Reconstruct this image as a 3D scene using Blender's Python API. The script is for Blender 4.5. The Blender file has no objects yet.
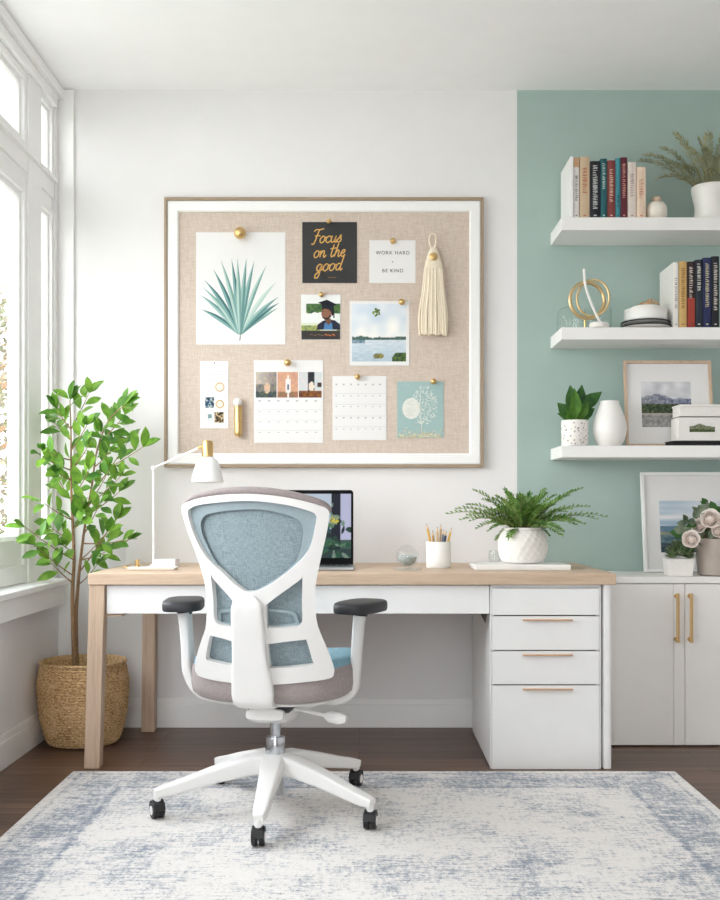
import bpy, bmesh, math, random
from mathutils import Vector, Matrix, noise
PI = math.pi
SC = bpy.context.scene
COL = SC.collection
F, H, ZB, VX, VY = 1045.0, 1.007, 4.78, 365.0, 507.0    # focal length in px, eye height, distance eye to back wall, vanishing point


def at(px, py, Y):
    """photo pixel at the plane Y -> point in the room (back wall is Y=0, camera looks along +Y)"""
    z = ZB + Y
    return Vector(((px - VX) * z / F, Y, H + (VY - py) * z / F))


def xat(px, Y): return (px - VX) * (ZB + Y) / F
def zat(py, Y): return H + (VY - py) * (ZB + Y) / F


def lin(v):
    v = v / 255.0
    return v / 12.92 if v <= 0.04045 else ((v + 0.055) / 1.055) ** 2.4


def c(r, g, b): return (lin(r), lin(g), lin(b), 1.0)


# ---------------------------------------------------------------- materials
MATS = {}


class NT:
    def __init__(self, m):
        self.t = m.node_tree
        self.n = self.t.nodes

    def new(self, kind, **kw):
        nd = self.n.new(kind)
        for k, v in kw.items():
            if k.startswith('i_'):
                nd.inputs[k[2:].replace('_', ' ')].default_value = v
            else:
                setattr(nd, k, v)
        return nd

    def link(self, a, b): self.t.links.new(a, b)

    def coords(self, scale=(1, 1, 1), src='Object'):
        tc = self.new('ShaderNodeTexCoord')
        mp = self.new('ShaderNodeMapping')
        mp.inputs['Scale'].default_value = scale
        self.link(tc.outputs[src], mp.inputs['Vector'])
        return mp.outputs['Vector']

    def noise(self, vec, scale, detail=4, rough=.6):
        nd = self.new('ShaderNodeTexNoise')
        nd.inputs['Scale'].default_value = scale
        nd.inputs['Detail'].default_value = detail
        nd.inputs['Roughness'].default_value = rough
        self.link(vec, nd.inputs['Vector'])
        return nd.outputs['Fac']

    def ramp(self, fac, stops):
        nd = self.new('ShaderNodeValToRGB')
        el = nd.color_ramp.elements
        while len(el) < len(stops): el.new(.5)
        for e, (p, col) in zip(el, stops):
            e.position = p
            e.color = col if len(col) == 4 else (*col, 1)
        self.link(fac, nd.inputs['Fac'])
        return nd.outputs['Color']

    def mix(self, fac, a, b, blend='MIX'):
        nd = self.new('ShaderNodeMix', data_type='RGBA', blend_type=blend)
        for k, v in ((0, fac), (6, a), (7, b)):
            if isinstance(v, (int, float, tuple)): nd.inputs[k].default_value = v
            else: self.link(v, nd.inputs[k])
        return nd.outputs[2]

    def math(self, op, a, b=0.0, clamp=False):
        nd = self.new('ShaderNodeMath', operation=op, use_clamp=clamp)
        for k, v in ((0, a), (1, b)):
            if isinstance(v, (int, float)): nd.inputs[k].default_value = v
            else: self.link(v, nd.inputs[k])
        return nd.outputs[0]

    def bump(self, height, strength=.3, dist=.002):
        nd = self.new('ShaderNodeBump')
        nd.inputs['Strength'].default_value = strength
        nd.inputs['Distance'].default_value = dist
        self.link(height, nd.inputs['Height'])
        return nd.outputs['Normal']


def base_mat(name, col=(.8, .8, .8, 1), rough=.5, metal=0.0, spec=.5, trans=0.0, ior=1.45, coat=0.0, sheen=0.0):
    m = bpy.data.materials.new(name)
    m.use_nodes = True
    nt = NT(m)
    bs = nt.n['Principled BSDF']
    bs.inputs['Base Color'].default_value = col
    bs.inputs['Roughness'].default_value = rough
    bs.inputs['Metallic'].default_value = metal
    bs.inputs['Specular IOR Level'].default_value = spec
    bs.inputs['Transmission Weight'].default_value = trans
    bs.inputs['IOR'].default_value = ior
    bs.inputs['Coat Weight'].default_value = coat
    bs.inputs['Sheen Weight'].default_value = sheen
    MATS[name] = m
    return m, nt, bs


def plain(name, col, rough=.5, var=.03, scale=30, bump=0.0, **kw):
    """solid colour with a faint procedural mottling"""
    m, nt, bs = base_mat(name, col, rough, **kw)
    v = nt.coords()
    f = nt.noise(v, scale, 3)
    lo = tuple(x * (1 - var) for x in col[:3]) + (1,)
    hi = tuple(min(1, x * (1 + var)) for x in col[:3]) + (1,)
    nt.link(nt.ramp(f, [(.3, lo), (.7, hi)]), bs.inputs['Base Color'])
    if bump: nt.link(nt.bump(f, bump), bs.inputs['Normal'])
    return m


def wood(name, a, b, scale=(2, 40, 40), rough=.5, bump=.08):
    m, nt, bs = base_mat(name, a, rough)
    v = nt.coords(scale)
    f = nt.noise(v, 1.0, 6, .65)
    f2 = nt.noise(v, 4.0, 3, .5)
    f = nt.math('ADD', nt.math('MULTIPLY', f, .7), nt.math('MULTIPLY', f2, .3))
    nt.link(nt.ramp(f, [(.3, b), (.5, a), (.7, tuple(min(1, x * 1.06) for x in a[:3]) + (1,))]), bs.inputs['Base Color'])
    nt.link(nt.bump(f, bump), bs.inputs['Normal'])
    return m


def fabric(name, a, b, scale=700, rough=.9, bump=.4, axes='XZ', mottled=True):
    m, nt, bs = base_mat(name, a, rough, spec=.2, sheen=.1)
    v = nt.coords()
    sx = {'XZ': ((1, .1, .08), (.08, .1, 1)), 'XY': ((1, .08, .1), (.08, 1, .1))}[axes]
    fs = []
    for s in sx:
        mp = nt.new('ShaderNodeMapping')
        mp.inputs['Scale'].default_value = s
        nt.link(v, mp.inputs['Vector'])
        fs.append(nt.noise(mp.outputs['Vector'], scale, 2, .5))
    f = nt.math('MULTIPLY', nt.math('ADD', fs[0], fs[1]), .5)
    nt.link(nt.ramp(f, [(.35, b), (.62, a)]), bs.inputs['Base Color'])
    nt.link(nt.bump(f, bump, .001), bs.inputs['Normal'])
    return m


def printed(name='printed_paper', rough=.6):
    m, nt, bs = base_mat(name, (1, 1, 1, 1), rough, spec=.3)
    a = nt.new('ShaderNodeVertexColor', layer_name='Col')
    nt.link(a.outputs['Color'], bs.inputs['Base Color'])
    return m


def M(name): return MATS[name]


plain('wall_white_paint', c(233, 232, 232), .9, .01, 8, spec=.15)
plain('ceiling_paint', c(247, 247, 247), .95, .01, 8, spec=.1)
plain('wall_sage_paint', c(170, 190, 184), .9, .02, 6, spec=.15)
plain('trim_paint', c(243, 243, 242), .45, .01, 12)
plain('white_lacquer', c(240, 240, 239), .4, .01, 12)
plain('cabinet_lacquer', c(238, 236, 232), .45, .01, 12)
plain('white_shelf', c(242, 241, 239), .45, .01, 12)
wood('oak', c(205, 180, 156), c(186, 158, 132), (2.5, 45, 45))
wood('oak_upright', c(203, 178, 155), c(180, 152, 126), (45, 45, 2.5))
plain('groove_dark', c(70, 66, 62), .8)
plain('plinth_black', c(22, 21, 20), .7)
plain('brass', c(216, 182, 124), .3, .05, 60, metal=1.0)
plain('brushed_brass', c(210, 178, 128), .38, .06, 80, metal=1.0)
plain('bronze_pull', c(206, 168, 132), .45, .05, 60, metal=.55)
plain('chrome', c(205, 208, 212), .18, .02, 40, metal=1.0)
plain('chair_plastic', c(231, 230, 228), .38, .01, 15)
plain('black_plastic', c(30, 30, 32), .42, .08, 40)
plain('armpad_rubber', c(48, 49, 52), .5, .05, 60, bump=.05)
fabric('chair_mesh', c(158, 173, 178), c(110, 127, 134), 900, bump=.5)
plain('chair_rim_blue', c(148, 164, 170), .6, .04, 60)
fabric('chair_mauve', c(164, 154, 152), c(138, 128, 128), 900, .85, .25)
fabric('seat_blue', c(136, 176, 192), c(104, 144, 162), 900, .85, .25, 'XY')
fabric('linen', c(214, 200, 188), c(194, 178, 164), 420, .95, .4)
plain('paper_white', c(230, 229, 228), .7, .01, 30)
plain('paper_cream', c(236, 228, 212), .8, .02, 30)
printed()
plain('ceramic_white', c(238, 236, 232), .3, .015, 25)
plain('ceramic_cream', c(232, 225, 214), .45, .03, 40)
plain('ceramic_matte', c(234, 231, 226), .75, .03, 60, bump=.15)
plain('ceramic_taupe', c(172, 160, 150), .35, .06, 14)
plain('smoky_glass', c(160, 168, 168), .2, .25, 40)
plain('soil', c(58, 44, 34), .95, .3, 80, bump=.5)
plain('cotton_cord', c(232, 220, 198), .9, .08, 200, bump=.3)
plain('laptop_metal', c(176, 178, 182), .35, .02, 30, metal=.9)
plain('laptop_black', c(10, 10, 11), .45, .05, 30, spec=.12)
plain('key_black', c(24, 24, 26), .5, .05, 30)
plain('bark', c(150, 118, 88), .85, .25, 90, bump=.6)
plain('twig', c(128, 112, 70), .8, .2, 90)
plain('board_moulding', c(160, 140, 118), .45, .05, 20)
plain('white_marble', c(240, 239, 237), .35, .02, 9)


def leafmat(name, a, b, rough=.45, trans=.25):
    m, nt, bs = base_mat(name, a, rough, spec=.4)
    info = nt.coords()
    f = nt.noise(info, 22, 2)
    col = nt.ramp(f, [(.32, b), (.66, a)])
    nt.link(col, bs.inputs['Base Color'])
    tr = nt.new('ShaderNodeBsdfTranslucent')
    nt.link(col, tr.inputs['Color'])
    mx = nt.new('ShaderNodeMixShader')
    mx.inputs[0].default_value = trans
    out = nt.n['Material Output']
    nt.link(bs.outputs[0], mx.inputs[1])
    nt.link(tr.outputs[0], mx.inputs[2])
    nt.link(mx.outputs[0], out.inputs['Surface'])
    return m


leafmat('leaf_bright', c(134, 178, 66), c(86, 134, 44))
leafmat('leaf_mid', c(98, 148, 52), c(58, 106, 36))
leafmat('leaf_fern', c(146, 178, 100), c(92, 134, 62))
leafmat('leaf_olive', c(186, 184, 146), c(138, 142, 106))
leafmat('leaf_dark', c(72, 116, 54), c(40, 78, 38))
leafmat('leaf_succulent', c(132, 152, 104), c(72, 98, 64))
leafmat('leaf_grey', c(146, 158, 132), c(84, 102, 80))
leafmat('petal', c(250, 243, 238), c(244, 232, 225), .6, .3)
leafmat('outdoor_leaf_tan', c(138, 128, 108), c(104, 99, 82), .7, .3)
leafmat('outdoor_leaf_green', c(122, 124, 92), c(92, 98, 72), .7, .3)

# thin clear panes and blown glass: see-through, brighter reflection towards grazing angles
def thin_glass(name, tint, edge):
    m, nt, bs = base_mat(name)
    tr = nt.new('ShaderNodeBsdfTransparent', i_Color=tint)
    gl = nt.new('ShaderNodeBsdfGlossy', i_Roughness=.03)
    lw = nt.new('ShaderNodeLayerWeight', i_Blend=.5)
    f = nt.math('ADD', nt.math('MULTIPLY', nt.math('POWER', lw.outputs['Facing'], 4.0), edge), .03)
    mx = nt.new('ShaderNodeMixShader')
    nt.link(f, mx.inputs[0]); nt.link(tr.outputs[0], mx.inputs[1]); nt.link(gl.outputs[0], mx.inputs[2])
    nt.link(mx.outputs[0], nt.n['Material Output'].inputs['Surface'])


thin_glass('window_glass', (1, 1, 1, 1), .25)
thin_glass('thin_glass', (.97, .985, .98, 1), .8)
plain('pale_brass', c(216, 192, 146), .3, .05, 60, metal=1.0)
base_mat('clear_glass', (.97, .98, .98, 1), .02, trans=1.0, ior=1.45)

# dark plank floor
m, nt, bs = base_mat('floor_planks', rough=.38, spec=.4)
v = nt.coords()
br = nt.new('ShaderNodeTexBrick', offset=.37, squash=1.0)
br.inputs['Scale'].default_value = 1.0
br.inputs['Brick Width'].default_value = 1.35
br.inputs['Row Height'].default_value = .125
br.inputs['Mortar Size'].default_value = .0016
br.inputs['Mortar Smooth'].default_value = .3
br.inputs['Color1'].default_value = (.25, .25, .25, 1)
br.inputs['Color2'].default_value = (.75, .75, .75, 1)
br.inputs['Mortar'].default_value = (0, 0, 0, 1)
nt.link(v, br.inputs['Vector'])
mp = nt.new('ShaderNodeMapping'); mp.inputs['Scale'].default_value = (1.6, 26, 26)
nt.link(v, mp.inputs['Vector'])
sep = nt.new('ShaderNodeVectorMath', operation='ADD')
nt.link(mp.outputs[0], sep.inputs[0]); nt.link(br.outputs['Color'], sep.inputs[1])
g = nt.noise(sep.outputs[0], 1.3, 7, .68)
tone = nt.math('ADD', nt.math('MULTIPLY', g, .75), nt.math('MULTIPLY', nt.math('SUBTRACT', br.outputs['Color'], .18), .42))
col = nt.ramp(tone, [(.3, c(70, 52, 43)), (.5, c(102, 78, 65)), (.75, c(132, 104, 87))])
col = nt.mix(br.outputs['Fac'], col, c(34, 25, 21))
nt.link(col, bs.inputs['Base Color'])
nt.link(nt.bump(g, .12, .001), bs.inputs['Normal'])

# distressed off-white and blue rug
m, nt, bs = base_mat('rug_pile', rough=1.0, spec=.05, sheen=.2)
v = nt.coords()
streak = nt.new('ShaderNodeMapping'); streak.inputs['Scale'].default_value = (13, 85, 1); nt.link(v, streak.inputs['Vector'])
n1 = nt.noise(streak.outputs[0], 1.0, 8, .72)
st2 = nt.new('ShaderNodeMapping'); st2.inputs['Scale'].default_value = (70, 24, 1); nt.link(v, st2.inputs['Vector'])
n2 = nt.noise(st2.outputs[0], 1.0, 6, .7)
big = nt.noise(v, 3.4, 6, .7)
fine = nt.noise(v, 260, 2, .6)
spk = nt.new('ShaderNodeMapping'); spk.inputs['Scale'].default_value = (85, 240, 1); nt.link(v, spk.inputs['Vector'])
n3 = nt.noise(spk.outputs[0], 1.0, 4, .7)
sx = nt.new('ShaderNodeSeparateXYZ'); nt.link(v, sx.inputs[0])
# ornamental border bands: distance in from the rug's edges (object origin = rug centre)
ex = nt.math('SUBTRACT', 1.134, nt.math('ABSOLUTE', sx.outputs[0]))
ey = nt.math('SUBTRACT', 0.95, nt.math('ABSOLUTE', sx.outputs[1]))
e = nt.math('MINIMUM', ex, ey)
band = nt.ramp(e, [(0, (0, 0, 0)), (.03, (0, 0, 0)), (.04, (.6, .6, .6)), (.055, (.1, .1, .1)), (.10, (.45, .45, .45)), (.21, (.38, .38, .38)), (.225, (.75, .75, .75)), (.245, (.05, .05, .05)), (.40, (0, 0, 0))])
a = nt.math('ADD', nt.math('MULTIPLY', n1, .34), nt.math('MULTIPLY', n2, .24))
a = nt.math('ADD', a, nt.math('ADD', nt.math('MULTIPLY', big, .34), nt.math('MULTIPLY', n3, .30)))
a = nt.math('ADD', a, nt.math('MULTIPLY', band, .10))
a = nt.math('ADD', a, nt.math('MULTIPLY', fine, .12))
wear = nt.ramp(a, [(.672, (0, 0, 0)), (.70, (.42, .42, .42)), (.76, (1, 1, 1))])
ground = nt.mix(nt.noise(v, 60, 4), c(233, 229, 225), c(217, 213, 209))
col = nt.mix(wear, ground, c(122, 132, 148))
nt.link(col, bs.inputs['Base Color'])
nt.link(nt.bump(nt.math('ADD', fine, n1), .5, .004), bs.inputs['Normal'])

# woven seagrass
m, nt, bs = base_mat('seagrass', rough=.85, spec=.2)
v = nt.coords()
st = nt.new('ShaderNodeMapping'); st.inputs['Scale'].default_value = (1, 1, 2.2); nt.link(v, st.inputs['Vector'])
n1 = nt.noise(st.outputs[0], 100, 4, .7)
n2 = nt.noise(v, 9, 3)
f = nt.math('ADD', nt.math('MULTIPLY', n1, .8), nt.math('MULTIPLY', n2, .2))
nt.link(nt.ramp(f, [(.38, c(140, 102, 62)), (.47, c(206, 168, 120)), (.60, c(240, 212, 168))]), bs.inputs['Base Color'])
nt.link(nt.bump(n1, .7, .004), bs.inputs['Normal'])
# lit laptop display
m, nt, bs = base_mat('lit_display', (.01, .01, .01, 1), .4, spec=.12)
a = nt.new('ShaderNodeVertexColor', layer_name='Col')
nt.link(a.outputs['Color'], bs.inputs['Emission Color'])
bs.inputs['Emission Strength'].default_value = .8
# speckled pot
m, nt, bs = base_mat('speckled_pot', rough=.6)
v = nt.coords()
vo = nt.new('ShaderNodeTexVoronoi', feature='F1'); vo.inputs['Scale'].default_value = 70
nt.link(v, vo.inputs['Vector'])
nt.link(nt.ramp(vo.outputs['Distance'], [(.0, c(140, 132, 122)), (.24, c(168, 160, 150)), (.3, c(238, 235, 230))]), bs.inputs['Base Color'])


# ---------------------------------------------------------------- mesh building
class MB:
    def __init__(self):
        self.v, self.f, self.mi, self.fc = [], [], [], []

    def add(self, vs, fs, mi=0, col=None):
        o = len(self.v)
        self.v += [tuple(p) for p in vs]
        for k, f in enumerate(fs):
            self.f.append([i + o for i in f])
            self.mi.append(mi if not isinstance(mi, list) else mi[k])
            self.fc.append(col if not isinstance(col, list) else [col[i] for i in f])
        return self

    def box(self, lo, hi, mi=0, rot=None, col=None):
        x0, y0, z0 = lo; x1, y1, z1 = hi
        vs = [Vector(p) for p in ((x0, y0, z0), (x1, y0, z0), (x1, y1, z0), (x0, y1, z0), (x0, y0, z1), (x1, y0, z1), (x1, y1, z1), (x0, y1, z1))]
        if rot is not None:
            ctr, R = rot
            vs = [R @ (p - Vector(ctr)) + Vector(ctr) for p in vs]
        return self.add(vs, [(0, 3, 2, 1), (4, 5, 6, 7), (0, 1, 5, 4), (1, 2, 6, 5), (2, 3, 7, 6), (3, 0, 4, 7)], mi, col)

    def hexa(self, bottom, top, mi=0):
        """box-like solid from four bottom and four top corners"""
        return self.add(list(bottom) + list(top), [(0, 3, 2, 1), (4, 5, 6, 7), (0, 1, 5, 4), (1, 2, 6, 5), (2, 3, 7, 6), (3, 0, 4, 7)], mi)

    def rings(self, rings, mi=0, cap0=True, cap1=True, closed=False):
        n = len(rings[0]); vs = [p for r in rings for p in r]; fs = []; mis = []
        nr = len(rings)
        for k in range(nr if closed else nr - 1):
            k2 = (k + 1) % nr
            for j in range(n):
                j2 = (j + 1) % n
                fs.append((k * n + j, k * n + j2, k2 * n + j2, k2 * n + j))
                mis.append(mi[min(k, len(mi) - 1)] if isinstance(mi, (list, tuple)) else mi)
        if not closed:
            if cap0: fs.append(tuple(range(n - 1, -1, -1))); mis.append(mi[0] if isinstance(mi, (list, tuple)) else mi)
            if cap1: fs.append(tuple((nr - 1) * n + j for j in range(n))); mis.append(mi[-1] if isinstance(mi, (list, tuple)) else mi)
        return self.add(vs, fs, mis)

    def lathe(self, prof, ctr=(0, 0, 0), seg=32, mi=0, cap0=True, cap1=True, squash=(1, 1), axis='z', jitter=None):
        cx, cy, cz = ctr; rs = []
        for i, (r, z) in enumerate(prof):
            ring = []
            for j in range(seg):
                a = 2 * PI * j / seg
                rr = r + (jitter(i, j) if jitter else 0)
                p = (rr * math.cos(a) * squash[0], rr * math.sin(a) * squash[1], z)
                if axis == 'y': p = (p[0], z, -p[1])
                if axis == 'x': p = (z, p[0], p[1])
                ring.append((cx + p[0], cy + p[1], cz + p[2]))
            rs.append(ring)
        return self.rings(rs, mi, cap0, cap1)

    def ball(self, ctr, r, seg=20, mi=0, squash=(1, 1, 1)):
        n = max(6, seg // 2); prof = []
        for k in range(n + 1):
            a = -PI / 2 + PI * k / n
            prof.append((max(1e-5, r * math.cos(a)), r * math.sin(a) * squash[2]))
        return self.lathe(prof, ctr, seg, mi, squash=squash[:2])

    def tube(self, pts, r, seg=10, mi=0, closed=False, flat=1.0, up=(0, 0, 1)):
        pts = [Vector(p) for p in pts]; n = len(pts)
        rr = r if isinstance(r, (list, tuple)) else [r] * n
        rs = []; prev = None
        for i, p in enumerate(pts):
            if closed: t = pts[(i + 1) % n] - pts[i - 1]
            else: t = pts[min(i + 1, n - 1)] - pts[max(i - 1, 0)]
            t.normalize()
            if prev is None:
                u = Vector(up)
                if abs(u.dot(t)) > .95: u = Vector((1, 0, 0)) if abs(t.x) < .9 else Vector((0, 1, 0))
            else: u = prev
            u = (u - t * u.dot(t)).normalized(); prev = u; w = t.cross(u)
            rs.append([p + (u * math.cos(2 * PI * j / seg) + w * math.sin(2 * PI * j / seg) * flat) * rr[i] for j in range(seg)])
        return self.rings(rs, mi, closed=closed)

    def bar(self, pts, sizes, side=(1, 0, 0), seg=20, power=5, mi=0):
        """rounded-rectangle section swept along pts; sizes = (width along side, thickness)"""
        pts = [Vector(p) for p in pts]; n = len(pts); rs = []
        side = Vector(side)
        for i, p in enumerate(pts):
            t = (pts[min(i + 1, n - 1)] - pts[max(i - 1, 0)]).normalized()
            s = (side - t * side.dot(t)).normalized(); w = t.cross(s)
            a, b = sizes[i] if isinstance(sizes, list) else sizes
            ring = []
            for j in range(seg):
                th = 2 * PI * (j + .5) / seg
                ct, sn = math.cos(th), math.sin(th)
                ring.append(p + s * (a / 2 * math.copysign(abs(ct) ** (2 / power), ct)) + w * (b / 2 * math.copysign(abs(sn) ** (2 / power), sn)))
            rs.append(ring)
        return self.rings(rs, mi)

    def prism(self, poly, y0, y1, mi=0):
        """polygon in XZ extruded along Y"""
        n = len(poly)
        vs = [(x, y0, z) for x, z in poly] + [(x, y1, z) for x, z in poly]
        fs = [tuple(range(n)), tuple(range(2 * n - 1, n - 1, -1))] + [(j, (j + 1) % n, n + (j + 1) % n, n + j) for j in range(n)]
        return self.add(vs, fs, mi)

    def canvas(self, p00, ux, uy, nx, ny, fn, mi=0):
        """printed picture: a grid whose colours come from fn(u,v)"""
        p00, ux, uy = Vector(p00), Vector(ux), Vector(uy)
        vs, cs, fs = [], [], []
        for j in range(ny + 1):
            for i in range(nx + 1):
                u, v = i / nx, j / ny
                vs.append(p00 + ux * u + uy * v); cs.append(c(*fn(u, v)))
        for j in range(ny):
            for i in range(nx):
                a = j * (nx + 1) + i
                fs.append((a, a + 1, a + nx + 2, a + nx + 1))
        return self.add(vs, fs, mi, cs)

    def leaf(self, base, d, n, L, W, mi=0, curl=.25, fold=.2, prof=(0, .55, .95, .9, .5, 0), col=None):
        base, d, n = Vector(base), Vector(d).normalized(), Vector(n)
        n = (n - d * n.dot(d))
        if n.length < 1e-4: n = d.orthogonal()
        n.normalize(); s = d.cross(n)
        k = len(prof) - 1; vs = []; fs = []
        for i, w in enumerate(prof):
            t = i / k
            ctr = base + d * (L * t) - n * (curl * L * t * t)
            w = max(w, .03) * W / 2
            vs += [ctr - s * w + n * fold * w, ctr, ctr + s * w + n * fold * w]
        for i in range(k):
            a = i * 3
            fs += [(a, a + 1, a + 4, a + 3), (a + 1, a + 2, a + 5, a + 4)]
        return self.add(vs, fs, mi, col)

    def build(self, name, mats, parent=None, local=False, smooth=35, bevel=0, seg=2, origin=None, subsurf=0, solid=0):
        me = bpy.data.meshes.new(name)
        me.from_pydata(self.v, [], self.f)
        mats = mats if isinstance(mats, (list, tuple)) else [mats]
        for mm in mats: me.materials.append(M(mm) if isinstance(mm, str) else mm)
        me.polygons.foreach_set('material_index', self.mi)
        if any(x is not None for x in self.fc):
            ca = me.color_attributes.new('Col', 'FLOAT_COLOR', 'CORNER')
            k = 0
            for f, col in zip(self.f, self.fc):
                for j in range(len(f)):
                    ca.data[k].color = (1, 1, 1, 1) if col is None else (col[j] if isinstance(col, list) else col)
                    k += 1
        bm = bmesh.new(); bm.from_mesh(me)
        bmesh.ops.recalc_face_normals(bm, faces=bm.faces) if solid == 0 and not any(x is not None for x in self.fc) else None
        bm.to_mesh(me); bm.free()
        return link_mesh(name, me, parent, local, smooth, bevel, seg, origin, subsurf, solid)


def wloc(o):
    p = Vector((0, 0, 0))
    while o is not None:
        p += o.location; o = o.parent
    return p


def link_mesh(name, me, parent=None, local=False, smooth=35, bevel=0, seg=2, origin=None, subsurf=0, solid=0):
    o = bpy.data.objects.new(name, me); COL.objects.link(o)
    if parent is not None:
        if not local: me.transform(Matrix.Translation(-wloc(parent)))
        o.parent = parent
    elif not local:
        if origin is None:
            xs = [v.co for v in me.vertices]
            lo = [min(p[i] for p in xs) for i in range(3)]; hi = [max(p[i] for p in xs) for i in range(3)]
            origin = ((lo[0] + hi[0]) / 2, (lo[1] + hi[1]) / 2, lo[2])
        me.transform(Matrix.Translation(-Vector(origin))); o.location = origin
    if smooth:
        me.polygons.foreach_set('use_smooth', [True] * len(me.polygons))
        me.set_sharp_from_angle(angle=math.radians(smooth))
    if solid:
        md = o.modifiers.new('thickness', 'SOLIDIFY'); md.thickness = solid; md.offset = 0
    if bevel:
        md = o.modifiers.new('bevel', 'BEVEL'); md.width = bevel; md.segments = seg; md.limit_method = 'ANGLE'; md.angle_limit = math.radians(40)
        md.harden_normals = True
    if subsurf:
        md = o.modifiers.new('subdivision', 'SUBSURF'); md.levels = subsurf; md.render_levels = subsurf
    return o


def thing(name, label, cat, loc, group=None, rz=0):
    o = bpy.data.objects.new(name, None); COL.objects.link(o)
    o.empty_display_size = .05
    o.location = loc; o.rotation_euler = (0, 0, rz)
    return tag(o, label, cat, group)


def tag(o, label=None, cat=None, group=None, kind=None):
    if label: o['label'] = label
    if cat: o['category'] = cat
    if group: o['group'] = group
    if kind: o['kind'] = kind
    return o


def smoothpath(pts, n=6, closed=False):
    pts = [Vector(p) for p in pts]; N = len(pts); out = []
    for i in range(N if closed else N - 1):
        if closed: p0, p1, p2, p3 = pts[i - 1], pts[i], pts[(i + 1) % N], pts[(i + 2) % N]
        else: p0, p1, p2, p3 = pts[max(i - 1, 0)], pts[i], pts[i + 1], pts[min(i + 2, N - 1)]
        for k in range(n):
            t = k / n
            out.append(.5 * ((2 * p1) + (p2 - p0) * t + (2 * p0 - 5 * p1 + 4 * p2 - p3) * t * t + (3 * p1 - p0 - 3 * p2 + p3) * t ** 3))
    if not closed: out.append(pts[-1])
    return out


def plate(name, outline, holes, thick, P, N, mats, parent, bevel=.004, cell=.018, local=True):
    """flat outline with holes, cut into a grid, bent by P(u,v) and thickened along N(u,v)"""
    from mathutils.geometry import delaunay_2d_cdt

    def inside(p, loop):
        k = False; n_ = len(loop)
        for i in range(n_):
            (x1, y1), (x2, y2) = loop[i], loop[i - 1]
            if (y1 > p[1]) != (y2 > p[1]) and p[0] < (x2 - x1) * (p[1] - y1) / (y2 - y1) + x1: k = not k
        return k

    pts, eds = [], []
    for loop in [outline] + holes:
        o = len(pts); n_ = len(loop); pts += [Vector(p) for p in loop]; eds += [(o + i, o + (i + 1) % n_) for i in range(n_)]
    bnd = list(pts)
    us = [p[0] for p in outline]; vv = [p[1] for p in outline]
    x = min(us) + cell / 2
    while x < max(us):
        y = min(vv) + cell / 2
        while y < max(vv):
            if inside((x, y), outline) and not any(inside((x, y), h) for h in holes) and min((q - Vector((x, y))).length_squared for q in bnd) > (cell * .45) ** 2: pts.append(Vector((x, y)))
            y += cell
        x += cell
    vo, _, fo_, *_r = delaunay_2d_cdt(pts, eds, [], 0, 1e-6)
    bm = bmesh.new(); bv = [bm.verts.new((p[0], p[1], 0)) for p in vo]
    for f in fo_:
        ce_ = sum((vo[i] for i in f), Vector((0, 0))) / len(f)
        if inside(ce_, outline) and not any(inside(ce_, h) for h in holes): bm.faces.new([bv[i] for i in f])
    for v_ in [v_ for v_ in bm.verts if not v_.link_faces]: bm.verts.remove(v_)
    bmesh.ops.recalc_face_normals(bm, faces=bm.faces)
    old = bm.verts[:]
    ret = bmesh.ops.extrude_face_region(bm, geom=bm.faces[:])
    new = set(g for g in ret['geom'] if isinstance(g, bmesh.types.BMVert))
    for v_ in bm.verts:
        u, w = v_.co.x, v_.co.y
        p = Vector(P(u, w))
        if v_ in new: p = p + Vector(N(u, w)) * thick
        v_.co = p
    bmesh.ops.recalc_face_normals(bm, faces=bm.faces)
    me = bpy.data.meshes.new(name); bm.to_mesh(me); bm.free()
    me.materials.append(M(mats))
    return link_mesh(name, me, parent, local, 40, bevel, 2)


def textmesh(s, size, loc, name, mat, parent, align='CENTER', rot=(PI / 2, 0, 0), spacing=1.0, extrude=.0002):
    cu = bpy.data.curves.new(name, 'FONT'); cu.body = s; cu.size = size; cu.align_x = align; cu.align_y = 'CENTER'
    cu.space_character = spacing; cu.extrude = extrude
    o = bpy.data.objects.new(name, cu); COL.objects.link(o)
    dg = bpy.context.evaluated_depsgraph_get()
    me = bpy.data.meshes.new_from_object(o.evaluated_get(dg))
    bpy.data.objects.remove(o)
    from mathutils import Euler
    me.transform(Euler(rot).to_matrix().to_4x4()); me.transform(Matrix.Translation(Vector(loc)))
    me.materials.clear(); me.materials.append(M(mat))
    return link_mesh(name, me, parent, False, 0)


def rnd(a, b): return random.uniform(a, b)
WORLD_STRENGTH, EXPOSURE = 7.6, 0.1

# ================================================================ the room
CEIL, WX, RX, FY = 2.914, -1.40, 2.40, -6.20
fl = MB().box((WX - .15, FY - .1, -.1), (RX + .1, .1, 0)).build('floor', 'floor_planks', smooth=0); tag(fl, 'dark brown wood plank floor', kind='structure')
ce = MB().box((WX - .15, FY - .1, CEIL), (RX + .1, .1, CEIL + .1)).build('ceiling', 'ceiling_paint', smooth=0); tag(ce, 'plain white ceiling', kind='structure')
GX = xat(517, 0)
tag(MB().box((WX - .15, 0, 0), (GX, .1, CEIL)).build('wall_back', 'wall_white_paint', smooth=0), 'white painted back wall behind the desk', kind='structure')
tag(MB().box((GX, 0, 0), (RX + .1, .1, CEIL)).build('wall_back_accent', 'wall_sage_paint', smooth=0), 'sage green painted stretch of back wall behind the shelves', kind='structure')
tag(MB().box((RX, FY, 0), (RX + .1, 0, CEIL)).build('wall_right', 'wall_white_paint', smooth=0), 'white painted side wall', kind='structure')
W0, W1 = -.055, -3.45         # window run along the left wall
SILL, HEAD = .69, 2.835
w = MB()
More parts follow.
